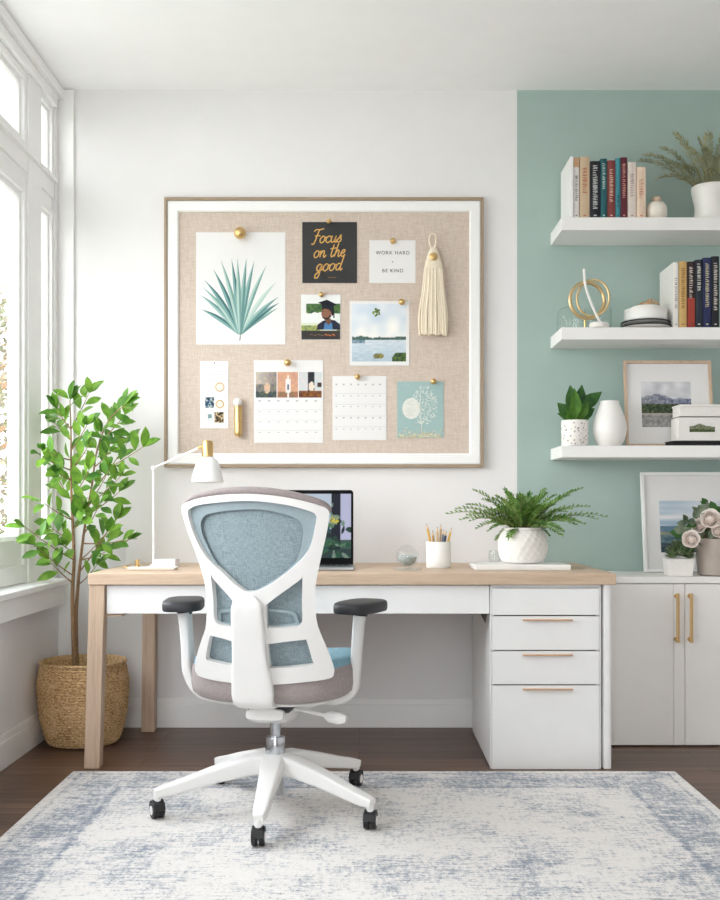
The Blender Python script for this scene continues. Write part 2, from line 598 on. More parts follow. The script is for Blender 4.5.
w.box((WX - .15, FY, 0), (WX, W1, CEIL)); w.box((WX - .15, W1, 0), (WX, 0, SILL - .03)); w.box((WX - .15, W1, HEAD), (WX, 0, CEIL)); w.box((WX - .15, W0, SILL - .03), (WX, 0, HEAD))
tag(w.build('wall_left', 'wall_white_paint', smooth=0), 'white painted wall around and below the big window', kind='structure')
w = MB(); OX0, OX1, OZ1 = -.9, .3, 2.5
w.box((WX, FY - .1, 0), (OX0, FY, CEIL)); w.box((OX1, FY - .1, 0), (RX, FY, CEIL)); w.box((OX0, FY - .1, OZ1), (OX1, FY, CEIL))
tag(w.build('wall_front', 'wall_white_paint', smooth=0), 'white painted wall behind the viewer', kind='structure')

# big window in the left wall
win = bpy.data.objects.new('window_1', None); COL.objects.link(win); win.location = (WX, W0, SILL)
tag(win, 'tall white framed window with transom lights along the left wall', kind='structure')
mull = [(W0 - .195, W0 - .365), (-1.85, -2.03)]
cells = [(W0, mull[0][0]), (mull[0][1], mull[1][0]), (mull[1][1], W1)]
f = MB()
for y0, y1 in mull: f.box((WX - .075, y1, SILL), (WX - .002, y0, HEAD))
f.box((WX - .078, W1, 2.40), (WX - .006, W0, 2.475))
f.box((WX - .076, W1, 2.470), (WX + .012, W0, 2.488))
f.box((WX - .077, W1, 2.345), (WX - .016, W0, 2.405))
f.build('frame', 'trim_paint', win, bevel=.003)
h = MB(); h.box((WX - .05, W1, HEAD - .02), (WX + .010, W0, HEAD + .03)); h.box((WX - .049, W1, HEAD + .03), (WX + .028, -.001, CEIL - .002)); h.box((WX - .02, W1, HEAD - .045), (WX - .012, W0, HEAD - .02))
h.build('head_casing', 'trim_paint', win, bevel=.003)
for (y0, y1) in cells:
    for (z0, z1, lower) in ((SILL + .005, 2.345, True), (2.488, HEAD - .02, False)):
        t = .022 if y0 == W0 else .034
        foot = .13 if lower else .0
        rs = []
        for ins, x, lift in ((0, WX - .07, 0), (0, WX - .010, 0), (t, WX - .010, .3), (t, WX - .024, .32), (t * 1.7, WX - .024, .92), (t * 1.9, WX - .034, 1), (t * 1.9, WX - .07, 1)):
            rs.append([(x, y0 - ins, z0 + ins + foot * lift), (x, y0 - ins, z1 - ins), (x, y1 + ins, z1 - ins), (x, y1 + ins, z0 + ins + foot * lift)])
        s = MB(); s.rings(rs, closed=True); sa = s.build('sash', 'trim_paint', win, smooth=0, bevel=.0015)
        g_ = t * 1.8; MB().box((WX - .044, y1 + g_, z0 + g_ + foot * .98), (WX - .040, y0 - g_, z1 - g_)).build('pane', 'window_glass', sa, smooth=0)
s = MB(); s.box((WX - .10, W1 - .04, SILL - .028), (WX + .085, -.115, SILL)); s.build('sill', 'trim_paint', win, bevel=.006)
MB().box((WX, W1 - .03, .577), (WX + .062, -.125, SILL - .028)).build('apron', 'trim_paint', win, bevel=.003)
# unseen window added behind the viewer as a source of daylight
w2 = bpy.data.objects.new('added_window', None); COL.objects.link(w2); w2.location = (OX0, FY, 0)
tag(w2, 'glazed opening added behind the viewer to let in daylight', kind='structure')
f = MB()
for x in (OX0, (OX0 + OX1) / 2 - .04, OX1 - .08): f.box((x, FY - .08, 0), (x + .08, FY - .02, OZ1))
f.box((OX0, FY - .08, OZ1 - .08), (OX1, FY - .02, OZ1)); f.box((OX0, FY - .08, 0), (OX1, FY - .02, .08))
f.build('frame', 'trim_paint', w2, bevel=.003)
MB().box((OX0 + .04, FY - .052, .04), (OX1 - .04, FY - .048, OZ1 - .04)).build('pane', 'window_glass', w2, smooth=0)

tag(MB().box((WX, -.014, .135), (xat(74.5, 0), -.0005, CEIL - .001)).build('trim_1', 'trim_paint', bevel=.003), 'narrow white trim board in the corner by the window', kind='structure')


def skirting(name, run, label):
    s = MB(); run(s, .016, 0, .105); run(s, .011, .105, .132)
    tag(s.build(name, 'trim_paint', bevel=.003), label, kind='structure')


skirting('baseboard_back', lambda s, d, a, b: s.box((WX + d, -d, a), (RX, -.0005, b)), 'white baseboard along the back wall')
skirting('baseboard_left', lambda s, d, a, b: s.box((WX + .0005, FY, a), (WX + d, -.0005, b)), 'white baseboard below the window')

# ground and garden outside the window
plain('lawn', c(176, 176, 166), .95, .15, 3)
tag(MB().box((-40, -30, -.5), (WX - .3, 40, -.35)).build('ground_outside', 'lawn', smooth=0), 'pale lawn outside the window', kind='structure')
random.seed(5)


def garden_tree(x, y, hz, spread, lo, label, mat2, n, bare=0, group='trees outside the window'):
    t = thing('garden_tree', label, 'tree', (x, y, -.35), group)
    b = MB(); b.tube([(x, y, -.36), (x + .05, y, hz * .4), (x - .03, y + .05, hz * .8)], [.09, .06, .02], 8)
    for k in range(12 + bare):
        a = rnd(0, 2 * PI); z0 = rnd(hz * .25, hz * .8); L = spread * rnd(.5, 1.1)
        b.tube([(x, y, z0), (x + math.cos(a) * L * .5, y + math.sin(a) * L * .5, z0 + L * .35), (x + math.cos(a) * L, y + math.sin(a) * L, z0 + L * .55)], [.025, .014, .004], 5)
    b.build('trunk', 'bark', t)
    lf = MB()
    for k in range(n):
        a = rnd(0, 2 * PI); r = spread * math.sqrt(rnd(0, 1)); z = rnd(lo, hz)
        r *= math.sin(PI * min(1, .15 + .8 * (z - lo) / (hz - lo))) ** .6
        lf.leaf((x + math.cos(a) * r, y + math.sin(a) * r, z), (rnd(-1, 1), rnd(-1, 1), rnd(-1, .6)), (rnd(-1, 1), rnd(-1, 1), 1), rnd(.035, .07), rnd(.03, .05), mi=0 if random.random() < .6 else 1, prof=(0, .8, .9, 0))
    lf.build('foliage', [mat2, 'outdoor_leaf_green'], t, smooth=0)


garden_tree(-2.95, 3.1, 2.6, .75, -.1, 'tan leaved garden tree seen low through the window pane', 'outdoor_leaf_tan', 5200)
garden_tree(-3.9, 5.6, 3.9, .9, 2.2, 'thin bare branched tree standing further off outside the window', 'outdoor_leaf_tan', 160, bare=26)

# ================================================================ rug
r0 = at(73, 771, 0)
RY1, RY0 = 3.938 - ZB, 3.938 - ZB - 1.9
rug = MB().box((-1.100, RY0, 0.0005), (1.168, RY1, .012)).build('rug', 'rug_pile', bevel=.003, origin=((-1.100 + 1.168) / 2, (RY0 + RY1) / 2, .0005))
tag(rug, 'large off-white and blue distressed rug under the office chair', 'rug')
RZ = .0125

# ================================================================ desk
DT, DF = .7525, -.778           # desk top height, front edge
DL, DR = -1.062, .962
d = thing('desk', 'long writing desk with an oak top over white drawer fronts', 'desk', ((DL + DR) / 2, DF / 2, 0))
MB().box((DL, DF, DT - .044), (DR, -.003, DT)).build('tabletop', 'oak', d, bevel=.003)
xa, xb = xat(106.5, -.752), xat(489.3, -.752)
ap = MB(); ap.box((xa, -.752, DT - .157), (xb, -.732, DT - .0475)); MB().add([], [])
ap.build('apron_drawer', 'white_lacquer', d, bevel=.002, ).__setitem__('label', 'white drawer front under the oak top')
ra = MB(); ra.box((xa + .02, -.732, DT - .13), (xb - .01, -.69, DT - .0445)); ra.box((-.98, -.07, DT - .15), (.48, -.05, DT - .0445)); ra.box((-1.0, -.69, DT - .13), (-.975, -.07, DT - .0445))
ra.build('rail', 'white_lacquer', d, bevel=.002)


def splay(x_top, x_bot, y, w, z1, name, mat, y2=None):
    y2 = y if y2 is None else y2
    q = lambda x, yy, z: [(x - w / 2, yy - w / 2, z), (x + w / 2, yy - w / 2, z), (x + w / 2, yy + w / 2, z), (x - w / 2, yy + w / 2, z)]
    return MB().hexa(q(x_bot, y2, 0.0005), q(x_top, y, z1)).build(name, mat, d, bevel=.004)


splay(xat(98.3, -.745), xat(93, -.745), -.738, .060, DT - .0445, 'leg', 'oak_upright')
splay(xat(150.5, -.085), xat(149, -.085), -.085, .058, DT - .0445, 'leg', 'oak_upright')
# rounded white end leg on the right
lg = MB(); x0, x1 = xat(603, -.76), xat(612, -.76)
lg.bar([((x0 + x1) / 2, -.738, .0005), ((x0 + x1) / 2, -.738, .2), ((x0 + x1) / 2, -.738, DT - .0445)], (x1 - x0, .05), (1, 0, 0), 20, 3.2)
lg.build('leg', 'white_lacquer', d)['label'] = 'rounded white end leg'
lg = MB(); lg.box((x0 + .003, -.716, .0005), (x1 - .003, -.06, DT - .0445)); lg.build('end_panel', 'white_lacquer', d, bevel=.002)
for px, yy in ((118, 616), (483.5, 617)):
    b = MB(); p = at(px, yy, -.70)
    if px < 200: b.box((p.x - .05, -.738, p.z + .002), (p.x + .025, -.66, p.z + .010))
    else: b.prism([(p.x - .012, p.z + .014), (p.x + .012, p.z + .014), (p.x + .006, p.z - .022)], -.72, -.69)
    b.build('bracket', 'oak_upright' if px < 200 else 'groove_dark', d, bevel=.001)

# drawer pedestal under the right end of the desk
PX0, PX1, PF, PB = xat(490.5, -.768), xat(601.3, -.768), -.768, -.10
p = thing('drawer_pedestal', 'white drawer pedestal with three brass pulls under the desk', 'drawer unit', ((PX0 + PX1) / 2, (PF + PB) / 2, 0.0005))
b = MB(); b.box((PX0, PF + .02, .004), (PX0 + .016, PB, DT - .046)); b.box((PX1 - .016, PF + .02, .004), (PX1, PB, DT - .046)); b.box((PX0 + .016, PF + .05, .004), (PX1 - .016, PB, .03))
b.box((PX0 + .016, PB - .012, .03), (PX1 - .016, PB, DT - .046)); b.box((PX0 + .016, PF + .022, DT - .06), (PX1 - .016, PB - .012, DT - .046))
b.box((PX0, PF + .0035, DT - .0515), (PX1, PF + .02, DT - .046)); b.box((PX0, PF + .0035, .0005), (PX0 + .0045, PF + .02, DT - .046)); b.box((PX1 - .006, PF + .0035, .0005), (PX1, PF + .02, DT - .046))
b.build('carcass', 'white_lacquer', p, bevel=.001)
MB().box((PX0 + .006, PF + .024, .032), (PX1 - .006, PF + .028, DT - .062)).build('drawer_gap', 'groove_dark', p, smooth=0)
for y0, y1, hd in ((588.6, 615.0, 0), (616.3, 650.0, 1), (651.3, 684.3, 1), (685.6, 769.3, 1)):
    z0, z1 = zat(y1, PF), zat(y0, PF)
    dr = MB().box((PX0 + .006, PF, z0), (PX1 - .0075, PF + .02, z1)).build('drawer', 'white_lacquer', p, bevel=.0012)
    if hd:
        hx0, hx1 = xat(522.5, PF), xat(572.5, PF); hb = MB()
        hb.box((hx0, PF - .012, z1 - .0145), (hx1, PF - .0002, z1 - .0115)); hb.box((hx0, PF - .0135, z1 - .0165), (hx1, PF - .0118, z1 - .0115))
        hb.build('handle', 'bronze_pull', dr, bevel=.0006)

# ================================================================ low cabinet on the right
CT, CF, CX0, CX1 = .714, 4.388 - ZB, .985, 1.90
k = thing('storage_cabinet', 'off-white two door cabinet with long brass handles right of the desk', 'cabinet', ((CX0 + CX1) / 2, CF / 2, 0))
MB().box((CX0 + .01, CF + .022, .0065), (CX1 - .01, -.018, CT - .0285)).build('body', 'cabinet_lacquer', k, bevel=.002)
MB().box((CX0 + .01, CF + .03, .0005), (CX1 - .01, -.03, .0062)).build('plinth', 'plinth_black', k, smooth=0)
MB().box((CX0, CF - .004, CT - .028), (CX1, -.003, CT)).build('top', 'cabinet_lacquer', k, bevel=.003)
sx0, sx1 = xat(674, CF), xat(685, CF)
zb, zt = .007, CT - .031
dl = MB(); dl.box((CX0 + .012, CF, zb), (sx0 - .0012, CF + .02, zt)); dl = dl.build('door', 'cabinet_lacquer', k, bevel=.0015)
MB().box((sx0 + .0004, CF + .0005, zb), (sx1 - .0012, CF + .0205, zt)).build('center_stile', 'cabinet_lacquer', k, bevel=.0012)
dr_ = MB().box((sx1 + .0012, CF, zb), (CX1 - .012, CF + .02, zt)).build('door', 'cabinet_lacquer', k, bevel=.0015)
MB().box((CX0 + .02, CF + .0205, zb + .004), (CX1 - .02, CF + .0218, zt - .004)).build('door_gap', 'groove_dark', k, smooth=0)
for px, par in ((677.5, dl), (691, dr_)):
    x = xat(px, CF - .02); z0, z1 = zat(642.5, CF - .02), zat(593.5, CF - .02)
    hb = MB(); hb.bar([(x, CF - .026, z0), (x, CF - .026, (z0 + z1) / 2), (x, CF - .026, z1)], (.013, .010), (1, 0, 0), 16, 5)
    for zz in (z0 + .012, z1 - .012):
        hb.lathe([(.006, CF - .022), (.006, CF - .0004 if px > 685 else CF - .0001)], (x, 0, zz), 12, axis='y')
        hb.lathe([(.0095, CF - .004), (.0095, CF - .0004)], (x, 0, zz), 14, axis='y')
    hb.build('handle', 'brushed_brass', par)['label'] = 'long brass bar handle'

# ================================================================ floating shelves
SX0, SX1, SD = xat(550.5, 0), 1.86, 4.512 - ZB
SH = []
for px, y0, y1, lab in ((0, 217.2, 230.2, 'top'), (0, 327.2, 339.5, 'mid'), (0, 445.5, 457.5, 'low')):
    z0, z1 = zat(y1, SD), zat(y0, SD)
    what = {'top': 'uppermost floating white shelf, holding the book row and the feathery plant', 'mid': 'middle floating white shelf, holding the gold ring ornament', 'low': 'lowest floating white shelf, holding the framed mountain photo'}[lab]
    s = MB().box((SX0, SD, z0), (SX1, -.001, z1)).build('floating_shelf', 'white_shelf', bevel=.002)
    tag(s, what, 'shelf', 'floating shelves on the green wall')
    SH.append(z1 + .0005)

# ================================================================ office chair (built facing +Y at its own origin, then turned)
CH = thing('office_chair', 'white office chair with blue mesh back and grey seat on black casters', 'chair', (0, 0, 0))
CHX, CHY = -.296, 3.45 - ZB
KS = .00309                                      # metres per photo pixel at the backrest's distance


def bk(cx, cy):
    """study-crop coordinates of the backrest -> (u, v) in metres"""
    return ((170 + cx / 3.75 - 257) * KS, H - RZ - ((480 + cy / 3.75) - VY) * KS)


def BP(u, v, off=0.0):
    t = (v - .42) / .65
    return Vector((u, -.215 - .075 * t - .03 * math.sin(PI * min(max(t, 0), 1.2)) + .75 * u * u + off, v))


BN = lambda u, v: Vector((-1.2 * u, 1, .12)).normalized()
sm = lambda pts, n=5: [tuple(q)[:2] for q in smoothpath([(*bk(*p), 0) for p in pts], n, True)]
OUT = [(36, 112), (45, 90), (100, 66), (200, 54), (320, 50), (440, 62), (560, 92), (598, 112), (601, 140), (594, 195), (574, 285), (556, 370), (550, 430), (549, 480), (556, 540), (572, 590), (590, 640), (606, 695), (607, 722), (590, 744), (500, 757), (360, 768), (200, 764), (95, 750), (72, 732), (70, 710), (80, 670), (104, 610), (126, 560), (136, 500), (138, 440), (129, 370), (102, 285), (66, 200), (44, 140)]
HA = [(64, 122), (72, 108), (110, 94), (200, 84), (320, 79), (450, 94), (535, 118), (556, 134), (555, 165), (534, 250), (490, 308), (410, 372), (345, 408), (315, 414), (280, 406), (215, 352), (140, 285), (92, 208), (70, 150)]
HB = [(160, 352), (172, 372), (236, 440), (244, 465), (244, 530), (236, 546), (190, 541), (170, 528), (165, 505), (166, 450), (162, 390)]
HC = [(505, 352), (496, 370), (384, 452), (372, 476), (372, 536), (382, 548), (470, 545), (492, 538), (501, 518), (502, 450), (505, 390)]
HD = [(142, 592), (156, 586), (222, 600), (232, 612), (230, 682), (222, 696), (138, 684), (122, 678), (122, 664)]
HE = [(372, 618), (382, 609), (500, 594), (514, 600), (530, 668), (534, 684), (524, 692), (388, 703), (374, 694)]
plate('back_frame', sm(OUT), [sm(h) for h in (HA, HB, HC, HD, HE)], .026, lambda u, v: BP(u, v), BN, 'chair_plastic', CH, .007)
# blue-grey rim band and mesh in the upper opening, mesh and lumbar pad below
INN = [(112, 170), (118, 148), (140, 130), (210, 117), (330, 111), (420, 124), (480, 146), (503, 172), (503, 225), (480, 300), (440, 340), (390, 375), (330, 408), (290, 408), (250, 388), (180, 315), (138, 245), (118, 200)]
HA2 = [(50, 122), (62, 100), (110, 84), (200, 74), (320, 69), (450, 84), (545, 108), (570, 130), (568, 170), (545, 262), (498, 322), (416, 386), (350, 424), (315, 430), (275, 420), (205, 364), (128, 295), (78, 215), (58, 155)]
plate('back_rim', sm(HA2), [sm(INN)], .006, lambda u, v: BP(u, v, .019), BN, 'chair_rim_blue', CH, .002)
LOW = [(70, 110), (320, 66), (560, 112), (590, 150), (540, 300), (530, 420), (536, 520), (560, 620), (580, 720), (400, 750), (200, 748), (90, 730), (110, 640), (150, 520), (150, 420), (130, 330), (60, 180)]
plate('back_mesh', sm(LOW), [], .004, lambda u, v: BP(u, v, .034), BN, 'chair_mesh', CH, 0)
LUM = [(172, 505), (182, 490), (230, 483), (330, 478), (440, 484), (472, 496), (478, 515), (470, 545), (330, 552), (190, 545), (174, 528)]
LUI = [(184, 508), (192, 498), (240, 494), (330, 490), (430, 495), (460, 504), (466, 518), (460, 535), (330, 540), (198, 534), (186, 524)]
plate('lumbar_pad', sm(LUM), [sm(LUI)], .010, lambda u, v: BP(u, v, .022), BN, 'chair_rim_blue', CH, .003)
# padded top edge
tp = [bk(*p) for p in ((37, 104), (52, 84), (100, 62), (200, 46), (320, 42), (440, 54), (545, 80), (588, 100), (598, 122))]
tp = [(u, v - .001) for u, v in tp]
mb = MB(); pts = smoothpath([BP(u, v, .024) for u, v in tp], 5)
n = len(pts)
rs = []
for i, q in enumerate(pts):
    t = (pts[min(i + 1, n - 1)] - pts[max(i - 1, 0)]).normalized()
    f_ = math.sin(PI * (i + .6) / (n + .2)) ** .35
    wv = Vector((0, 1, 0)); wv = (wv - t * wv.dot(t)).normalized(); up = wv.cross(t)
    if up.z < 0: up = -up
    rs.append([q + up * (.0145 * f_ * math.sin(a)) + wv * (.030 * f_ * math.cos(a)) for a in [2 * PI * j / 16 for j in range(16)]])
mb.rings(rs); mb.build('top_pad', 'chair_mauve', CH, local=True, smooth=60)
# spine: front plate with a bevelled right flank, curling under the seat
sp = []
for cx, cy, w_, t_ in ((305, 424, 34, .016), (304, 440, 84, .026), (303, 462, 112, .034), (302, 500, 120, .036), (303, 560, 124, .036), (303, 660, 132, .036), (305, 740, 150, .037), (306, 800, 160, .038)):
    u, v = bk(cx, cy); q = BP(u, v, -.004 - (t_ - .016) * .4); sp.append((q, w_ / 3.75 * KS, t_))
q = sp[-1][0]
sp += [(q + Vector((0, .012, -.026)), .124, .038), (q + Vector((.002, .055, -.040)), .122, .036), (q + Vector((.004, .14, -.046)), .118, .034), (q + Vector((.006, .22, -.040)), .11, .03)]
ps = smoothpath([a for a, b, t_ in sp], 4); ws = smoothpath([(b, t_, 0) for a, b, t_ in sp], 4)
ms = MB(); ms.bar(ps, [(w_.x, w_.y) for w_ in ws], (1, 0, 0), 28, 5.5)
ms.build('spine', 'chair_plastic', CH, local=True, smooth=50)

# seat cushion: mauve-grey underside band, blue top
SZ, SW, SD_, SYC = .43, .268, .245, .035


def sring(s, z, n=48, p=3.2, dy=0):
    out = []
    for j in range(n):
        a = 2 * PI * j / n; ca, sa = math.cos(a), math.sin(a)
        x = SW * s * math.copysign(abs(ca) ** (2 / p), ca); y = SD_ * s * math.copysign(abs(sa) ** (2 / p), sa)
        zz = z - .018 * max(0, (y / SD_)) ** 3 + .012 * (x / SW) ** 2
        out.append((x, SYC + y + dy, zz))
    return out


mb = MB(); mb.rings([sring(.80, .378), sring(.93, .380), sring(.985, .392), sring(1.0, .416), sring(.995, .460), sring(.975, .480)], cap1=False)
st = mb.build('seat', 'chair_mauve', CH, local=True, smooth=60)
mb = MB(); mb.rings([sring(.972, .478), sring(.955, .497), sring(.90, .507), sring(.7, .509), sring(.3, .503), sring(.02, .502)])
mb.build('seat_top', 'seat_blue', st, local=True, smooth=60)
mb = MB(); mb.rings([sring(.60, .362), sring(.78, .364), sring(.82, .372), sring(.80, .379)]); mb.build('seat_pan', 'chair_plastic', CH, local=True, smooth=60)
# tilt mechanism, lever
mb = MB(); mb.bar([(0, -.15, .338), (0, -.09, .326), (0, 0, .318), (0, .08, .330), (0, .14, .350)], [(.12, .034), (.14, .052), (.14, .06), (.15, .06), (.12, .04)], (1, 0, 0), 24, 4)
mb.bar([(.05, .02, .33), (.13, .03, .352), (.20, .03, .372)], [(.10, .03), (.08, .026), (.06, .018)], (0, 1, 0), 16, 4)
mb.bar([(-.05, .02, .33), (-.13, .03, .352), (-.20, .03, .372)], [(.10, .03), (.08, .026), (.06, .018)], (0, 1, 0), 16, 4)
mb.build('tilt_mechanism', 'chair_plastic', CH, local=True, smooth=50)
mb = MB(); mb.box((-.06, -.13, .340), (.075, .10, .366)); mb.build('mechanism_plate', 'black_plastic', CH, local=True, bevel=.004)
mb = MB(); mb.tube([(.06, -.03, .340), (.14, -.06, .331), (.182, -.07, .325)], [.006, .006, .006], 10); lv = mb.build('lever', 'chair_plastic', CH, local=True)
mb = MB(); mb.bar([(.180, -.07, .325), (.196, -.075, .323), (.232, -.08, .319), (.250, -.083, .317)], [(.016, .016), (.036, .026), (.038, .028), (.022, .02)], (0, 0, 1), 16, 3); mb.build('paddle', 'chair_plastic', lv, local=True, smooth=60)
# arms
for s in (-1, 1):
    x = s * .292
    mb = MB()
    path = [(x_ - (.013 if i_ > 2 else .005), y_, z_) for i_, (x_, y_, z_) in enumerate([(s * .16, .01, .366), (s * .215, .005, .366), (s * .262, .0, .392), (s * .281, -.005, .45), (s * .286, -.005, .53), (s * .292, -.005, .605), (s * .296, -.005, .642)])]
    pp = smoothpath(path, 4); k_ = len(pp)
    mb.bar(pp, [(.075 - .02 * i / k_, .034 - .004 * i / k_ + (.014 * (i / k_) ** 4)) for i in range(k_)], (0, 1, 0), 20, 4)
    am = mb.build('arm_support', 'chair_plastic', CH, local=True, smooth=50)
    mb = MB(); mb.lathe([(.012, .628), (.020, .634), (.026, .642), (.030, .655)], (s * .296 - .013, -.005, 0), 18); mb.build('arm_bracket', 'black_plastic', am, local=True)
    mb = MB(); R = Matrix.Rotation(math.radians(-14 if s > 0 else 12), 3, 'Z')
    px_ = s * .300 - .014
    prof = [(.80, .652), (.97, .654), (1.0, .660), (1.0, .676), (.97, .684), (.88, .688), (.3, .689)]
    rs = []
    for sc, z in prof:
        ring = []
        for j in range(36):
            a = 2 * PI * j / 36; ca, sa = math.cos(a), math.sin(a)
            q = Vector((.066 * sc * math.copysign(abs(ca) ** .62, ca), .125 * sc * math.copysign(abs(sa) ** .62, sa), 0)); q = R @ q
            ring.append((q.x + px_, q.y + .0, z + .012 * q.x * (-s)))
        rs.append(ring)
    mb.rings(rs); mb.build('arm_pad', 'armpad_rubber', am, local=True, smooth=50)
# gas lift and five-star base
mb = MB(); mb.lathe([(.027, .05), (.027, .185)], (0, 0, 0), 24); mb.lathe([(.022, .186), (.022, .222)], (0, 0, 0), 24); mb.build('lift_sleeve', 'chrome', CH, local=True)
mb = MB(); mb.lathe([(.032, .178), (.033, .186), (.033, .232), (.031, .238)], (0, 0, 0), 24); mb.lathe([(.018, .238), (.018, .30)], (0, 0, 0), 20); mb.build('gas_lift', 'chrome', CH, local=True)
mb = MB(); mb.lathe([(.040, .115), (.052, .122), (.054, .175), (.046, .184), (.034, .184)], (0, 0, 0), 32); hub = mb.build('base_hub', 'chair_plastic', CH, local=True, smooth=50)
BR = .384
ANG = [-84, -27, 55, 135, 205]
for a in ANG:
    a = math.radians(a) ; dx, dy = math.cos(a), math.sin(a); sv = (-dy, dx, 0)
    mb = MB()
    path = [(.03, .152), (.09, .150), (.20, .126), (.30, .100), (.36, .086), (.392, .080)]
    mb.bar([(dx * r, dy * r, z) for r, z in path], [(.078, .066), (.072, .062), (.058, .050), (.047, .040), (.042, .036), (.030, .026)], sv, 24, 6)
    mb.lathe([(.012, .053), (.012, .078)], (dx * BR, dy * BR, 0), 14)
    mb.build('base_arm', 'chair_plastic', CH, local=True, smooth=50)
    # twin-wheel caster
    ca = a + rnd(-.5, .5) + PI / 2
    ca = math.radians({-84: 186, -27: 178, 55: 170, 135: 160, 205: 217}[round(math.degrees(a))])
    ax = Vector((math.cos(ca), math.sin(ca), 0)); R = Matrix.Rotation(ca, 3, 'Z')
    ctr = Vector((dx * BR, dy * BR, .0266))
    wh = MB(); cp = MB()
    for q in (-1, 1):
        for prof, tgt in (([(.020, .0035), (.027, .004), (.0292, .008), (.0292, .020), (.027, .0235), (.021, .0245)], wh), ([(.0165, .0240), (.0155, .0262), (.006, .0268)], cp)):
            rs = []
            for r, t in prof:
                t *= .8; r *= .9
                rs.append([ctr + ax * (q * t) + R @ Vector((0, r * math.cos(2 * PI * j / 24), r * math.sin(2 * PI * j / 24))) for j in range(24)])
            tgt.rings(rs)
    wh.bar([ctr + R @ Vector((0, -.027, .008)), ctr + R @ Vector((0, -.018, .025)), ctr + Vector((0, 0, .031)), ctr + R @ Vector((0, .021, .022)), ctr + R @ Vector((0, .028, .004))], (.038, .006), ax, 14, 4)
    cs = wh.build('caster', 'black_plastic', CH, local=True, smooth=40)
    for q_ in (0, 1):
        h_ = MB(); o_ = len(cp.v) // 2; nf = len(cp.f) // 2
        h_.add(cp.v[o_ * q_:o_ * (q_ + 1)], [[i - o_ * q_ for i in f] for f in cp.f[nf * q_:nf * (q_ + 1)]]); h_.build('wheel_cap', 'chair_plastic', cs, local=True)
CH.location = (CHX, CHY, RZ); CH.rotation_euler = (0, 0, math.radians(-8.5))

# ================================================================ memo board
BY = -.034                                       # front of the moulding
bx = lambda px: xat(px, BY)
bz = lambda py: zat(py, BY)
bd = thing('memo_board', 'large linen memo board in a white frame with thin wood edge', 'memo board', ((bx(164) + bx(483.5)) / 2, -.001, bz(467)))


def frame(mb, x0, x1, z0, z1, t, y0, y1, mi=0):
    mb.box((x0, y0, z1 - t), (x1, y1, z1), mi); mb.box((x0, y0, z0), (x1, y1, z0 + t), mi)
    mb.box((x0, y0, z0 + t), (x0 + t, y1, z1 - t), mi); mb.box((x1 - t, y0, z0 + t), (x1, y1, z1 - t), mi)


def mitred(mb, x0, x1, z0, z1, prof):
    """frame moulding: prof = list of (inset, y) swept round the rectangle"""
    rs = []
    for ins, y in prof:
        rs.append([(x0 + ins, y, z0 + ins), (x1 - ins, y, z0 + ins), (x1 - ins, y, z1 - ins), (x0 + ins, y, z1 - ins)])
    n = len(rs)
    mb.rings(rs, closed=True)


o = MB(); mitred(o, bx(164), bx(483.7), bz(467.2), bz(197), [(0, -.001), (0, BY), (.013, BY), (.013, -.001)]); o.build('outer_moulding', 'board_moulding', bd, smooth=20, bevel=.0012)
o = MB(); mitred(o, bx(164) + .0132, bx(483.7) - .0132, bz(467.2) + .0132, bz(197) - .0132, [(0, -.001), (0, BY + .010), (.004, BY + .006), (.044, BY + .006), (.050, BY + .011), (.050, -.001)]); o.build('frame', 'trim_paint', bd, smooth=20)
MB().box((bx(164) + .063, -.014, bz(467.2) + .063), (bx(483.7) - .063, -.002, bz(197) - .063)).build('linen_panel', 'linen', bd, smooth=0)
LY = -.0142
PY = LY - .0022
cx_ = lambda px: xat(px, PY)
cz_ = lambda py: zat(py, PY)


def pinned(name, label, cat, x0, y0, x1, y1, paper='paper_white', group='papers pinned to the memo board', tilt=0):
    t = thing(name, label, cat, (cx_((x0 + x1) / 2), PY, cz_(y1)), group)
    mb = MB()
    n = 8; vs = []
    X0, X1, Z0, Z1 = cx_(x0), cx_(x1), cz_(y1), cz_(y0)
    mb.box((X0, PY, Z0), (X1, PY + .0018, Z1))
    mb.build('sheet', paper, t, smooth=0)
    return t


def pic(t, name, x0, y0, x1, y1, nx, ny, fn, lift=.0003, rough=None):
    mb = MB(); Y = PY - lift
    X0, X1, Z0, Z1 = cx_(x0), cx_(x1), cz_(y1), cz_(y0)
    mb.canvas((X0, Y, Z0), (X1 - X0, 0, 0), (0, 0, Z1 - Z0), nx, ny, fn)
    return mb.build(name, 'printed_paper', t, smooth=0)


def poly(mb, pts, col, lift, mi=0):
    """flat printed shape given in photo pixels"""
    P = [at(x, y, PY - lift) for x, y in pts]
    mb.add(P, [tuple(range(len(P)))], mi, c(*col))


def stroke(mb, pts, w, col, lift, taper=False, sm_=5):
    q = smoothpath([(x, y, 0) for x, y in pts], sm_) if len(pts) > 2 else [Vector((*p, 0)) for p in pts]
    n = len(q)
    L, Rr = [], []
    for i, p in enumerate(q):
        d_ = q[min(i + 1, n - 1)] - q[max(i - 1, 0)]
        d_ = d_.normalized() if d_.length else Vector((1, 0, 0))
        ww = w / 2 * (math.sin(PI * (.12 + .76 * i / (n - 1))) if taper else 1)
        nn = Vector((-d_.y, d_.x, 0)) * ww
        L.append(p + nn); Rr.append(p - nn)
    vs = [at(p.x, p.y, PY - lift) for p in L] + [at(p.x, p.y, PY - lift) for p in Rr]
    mb.add(vs, [(i, i + 1, n + i + 1, n + i) for i in range(n - 1)], 0, c(*col))


PINS = []


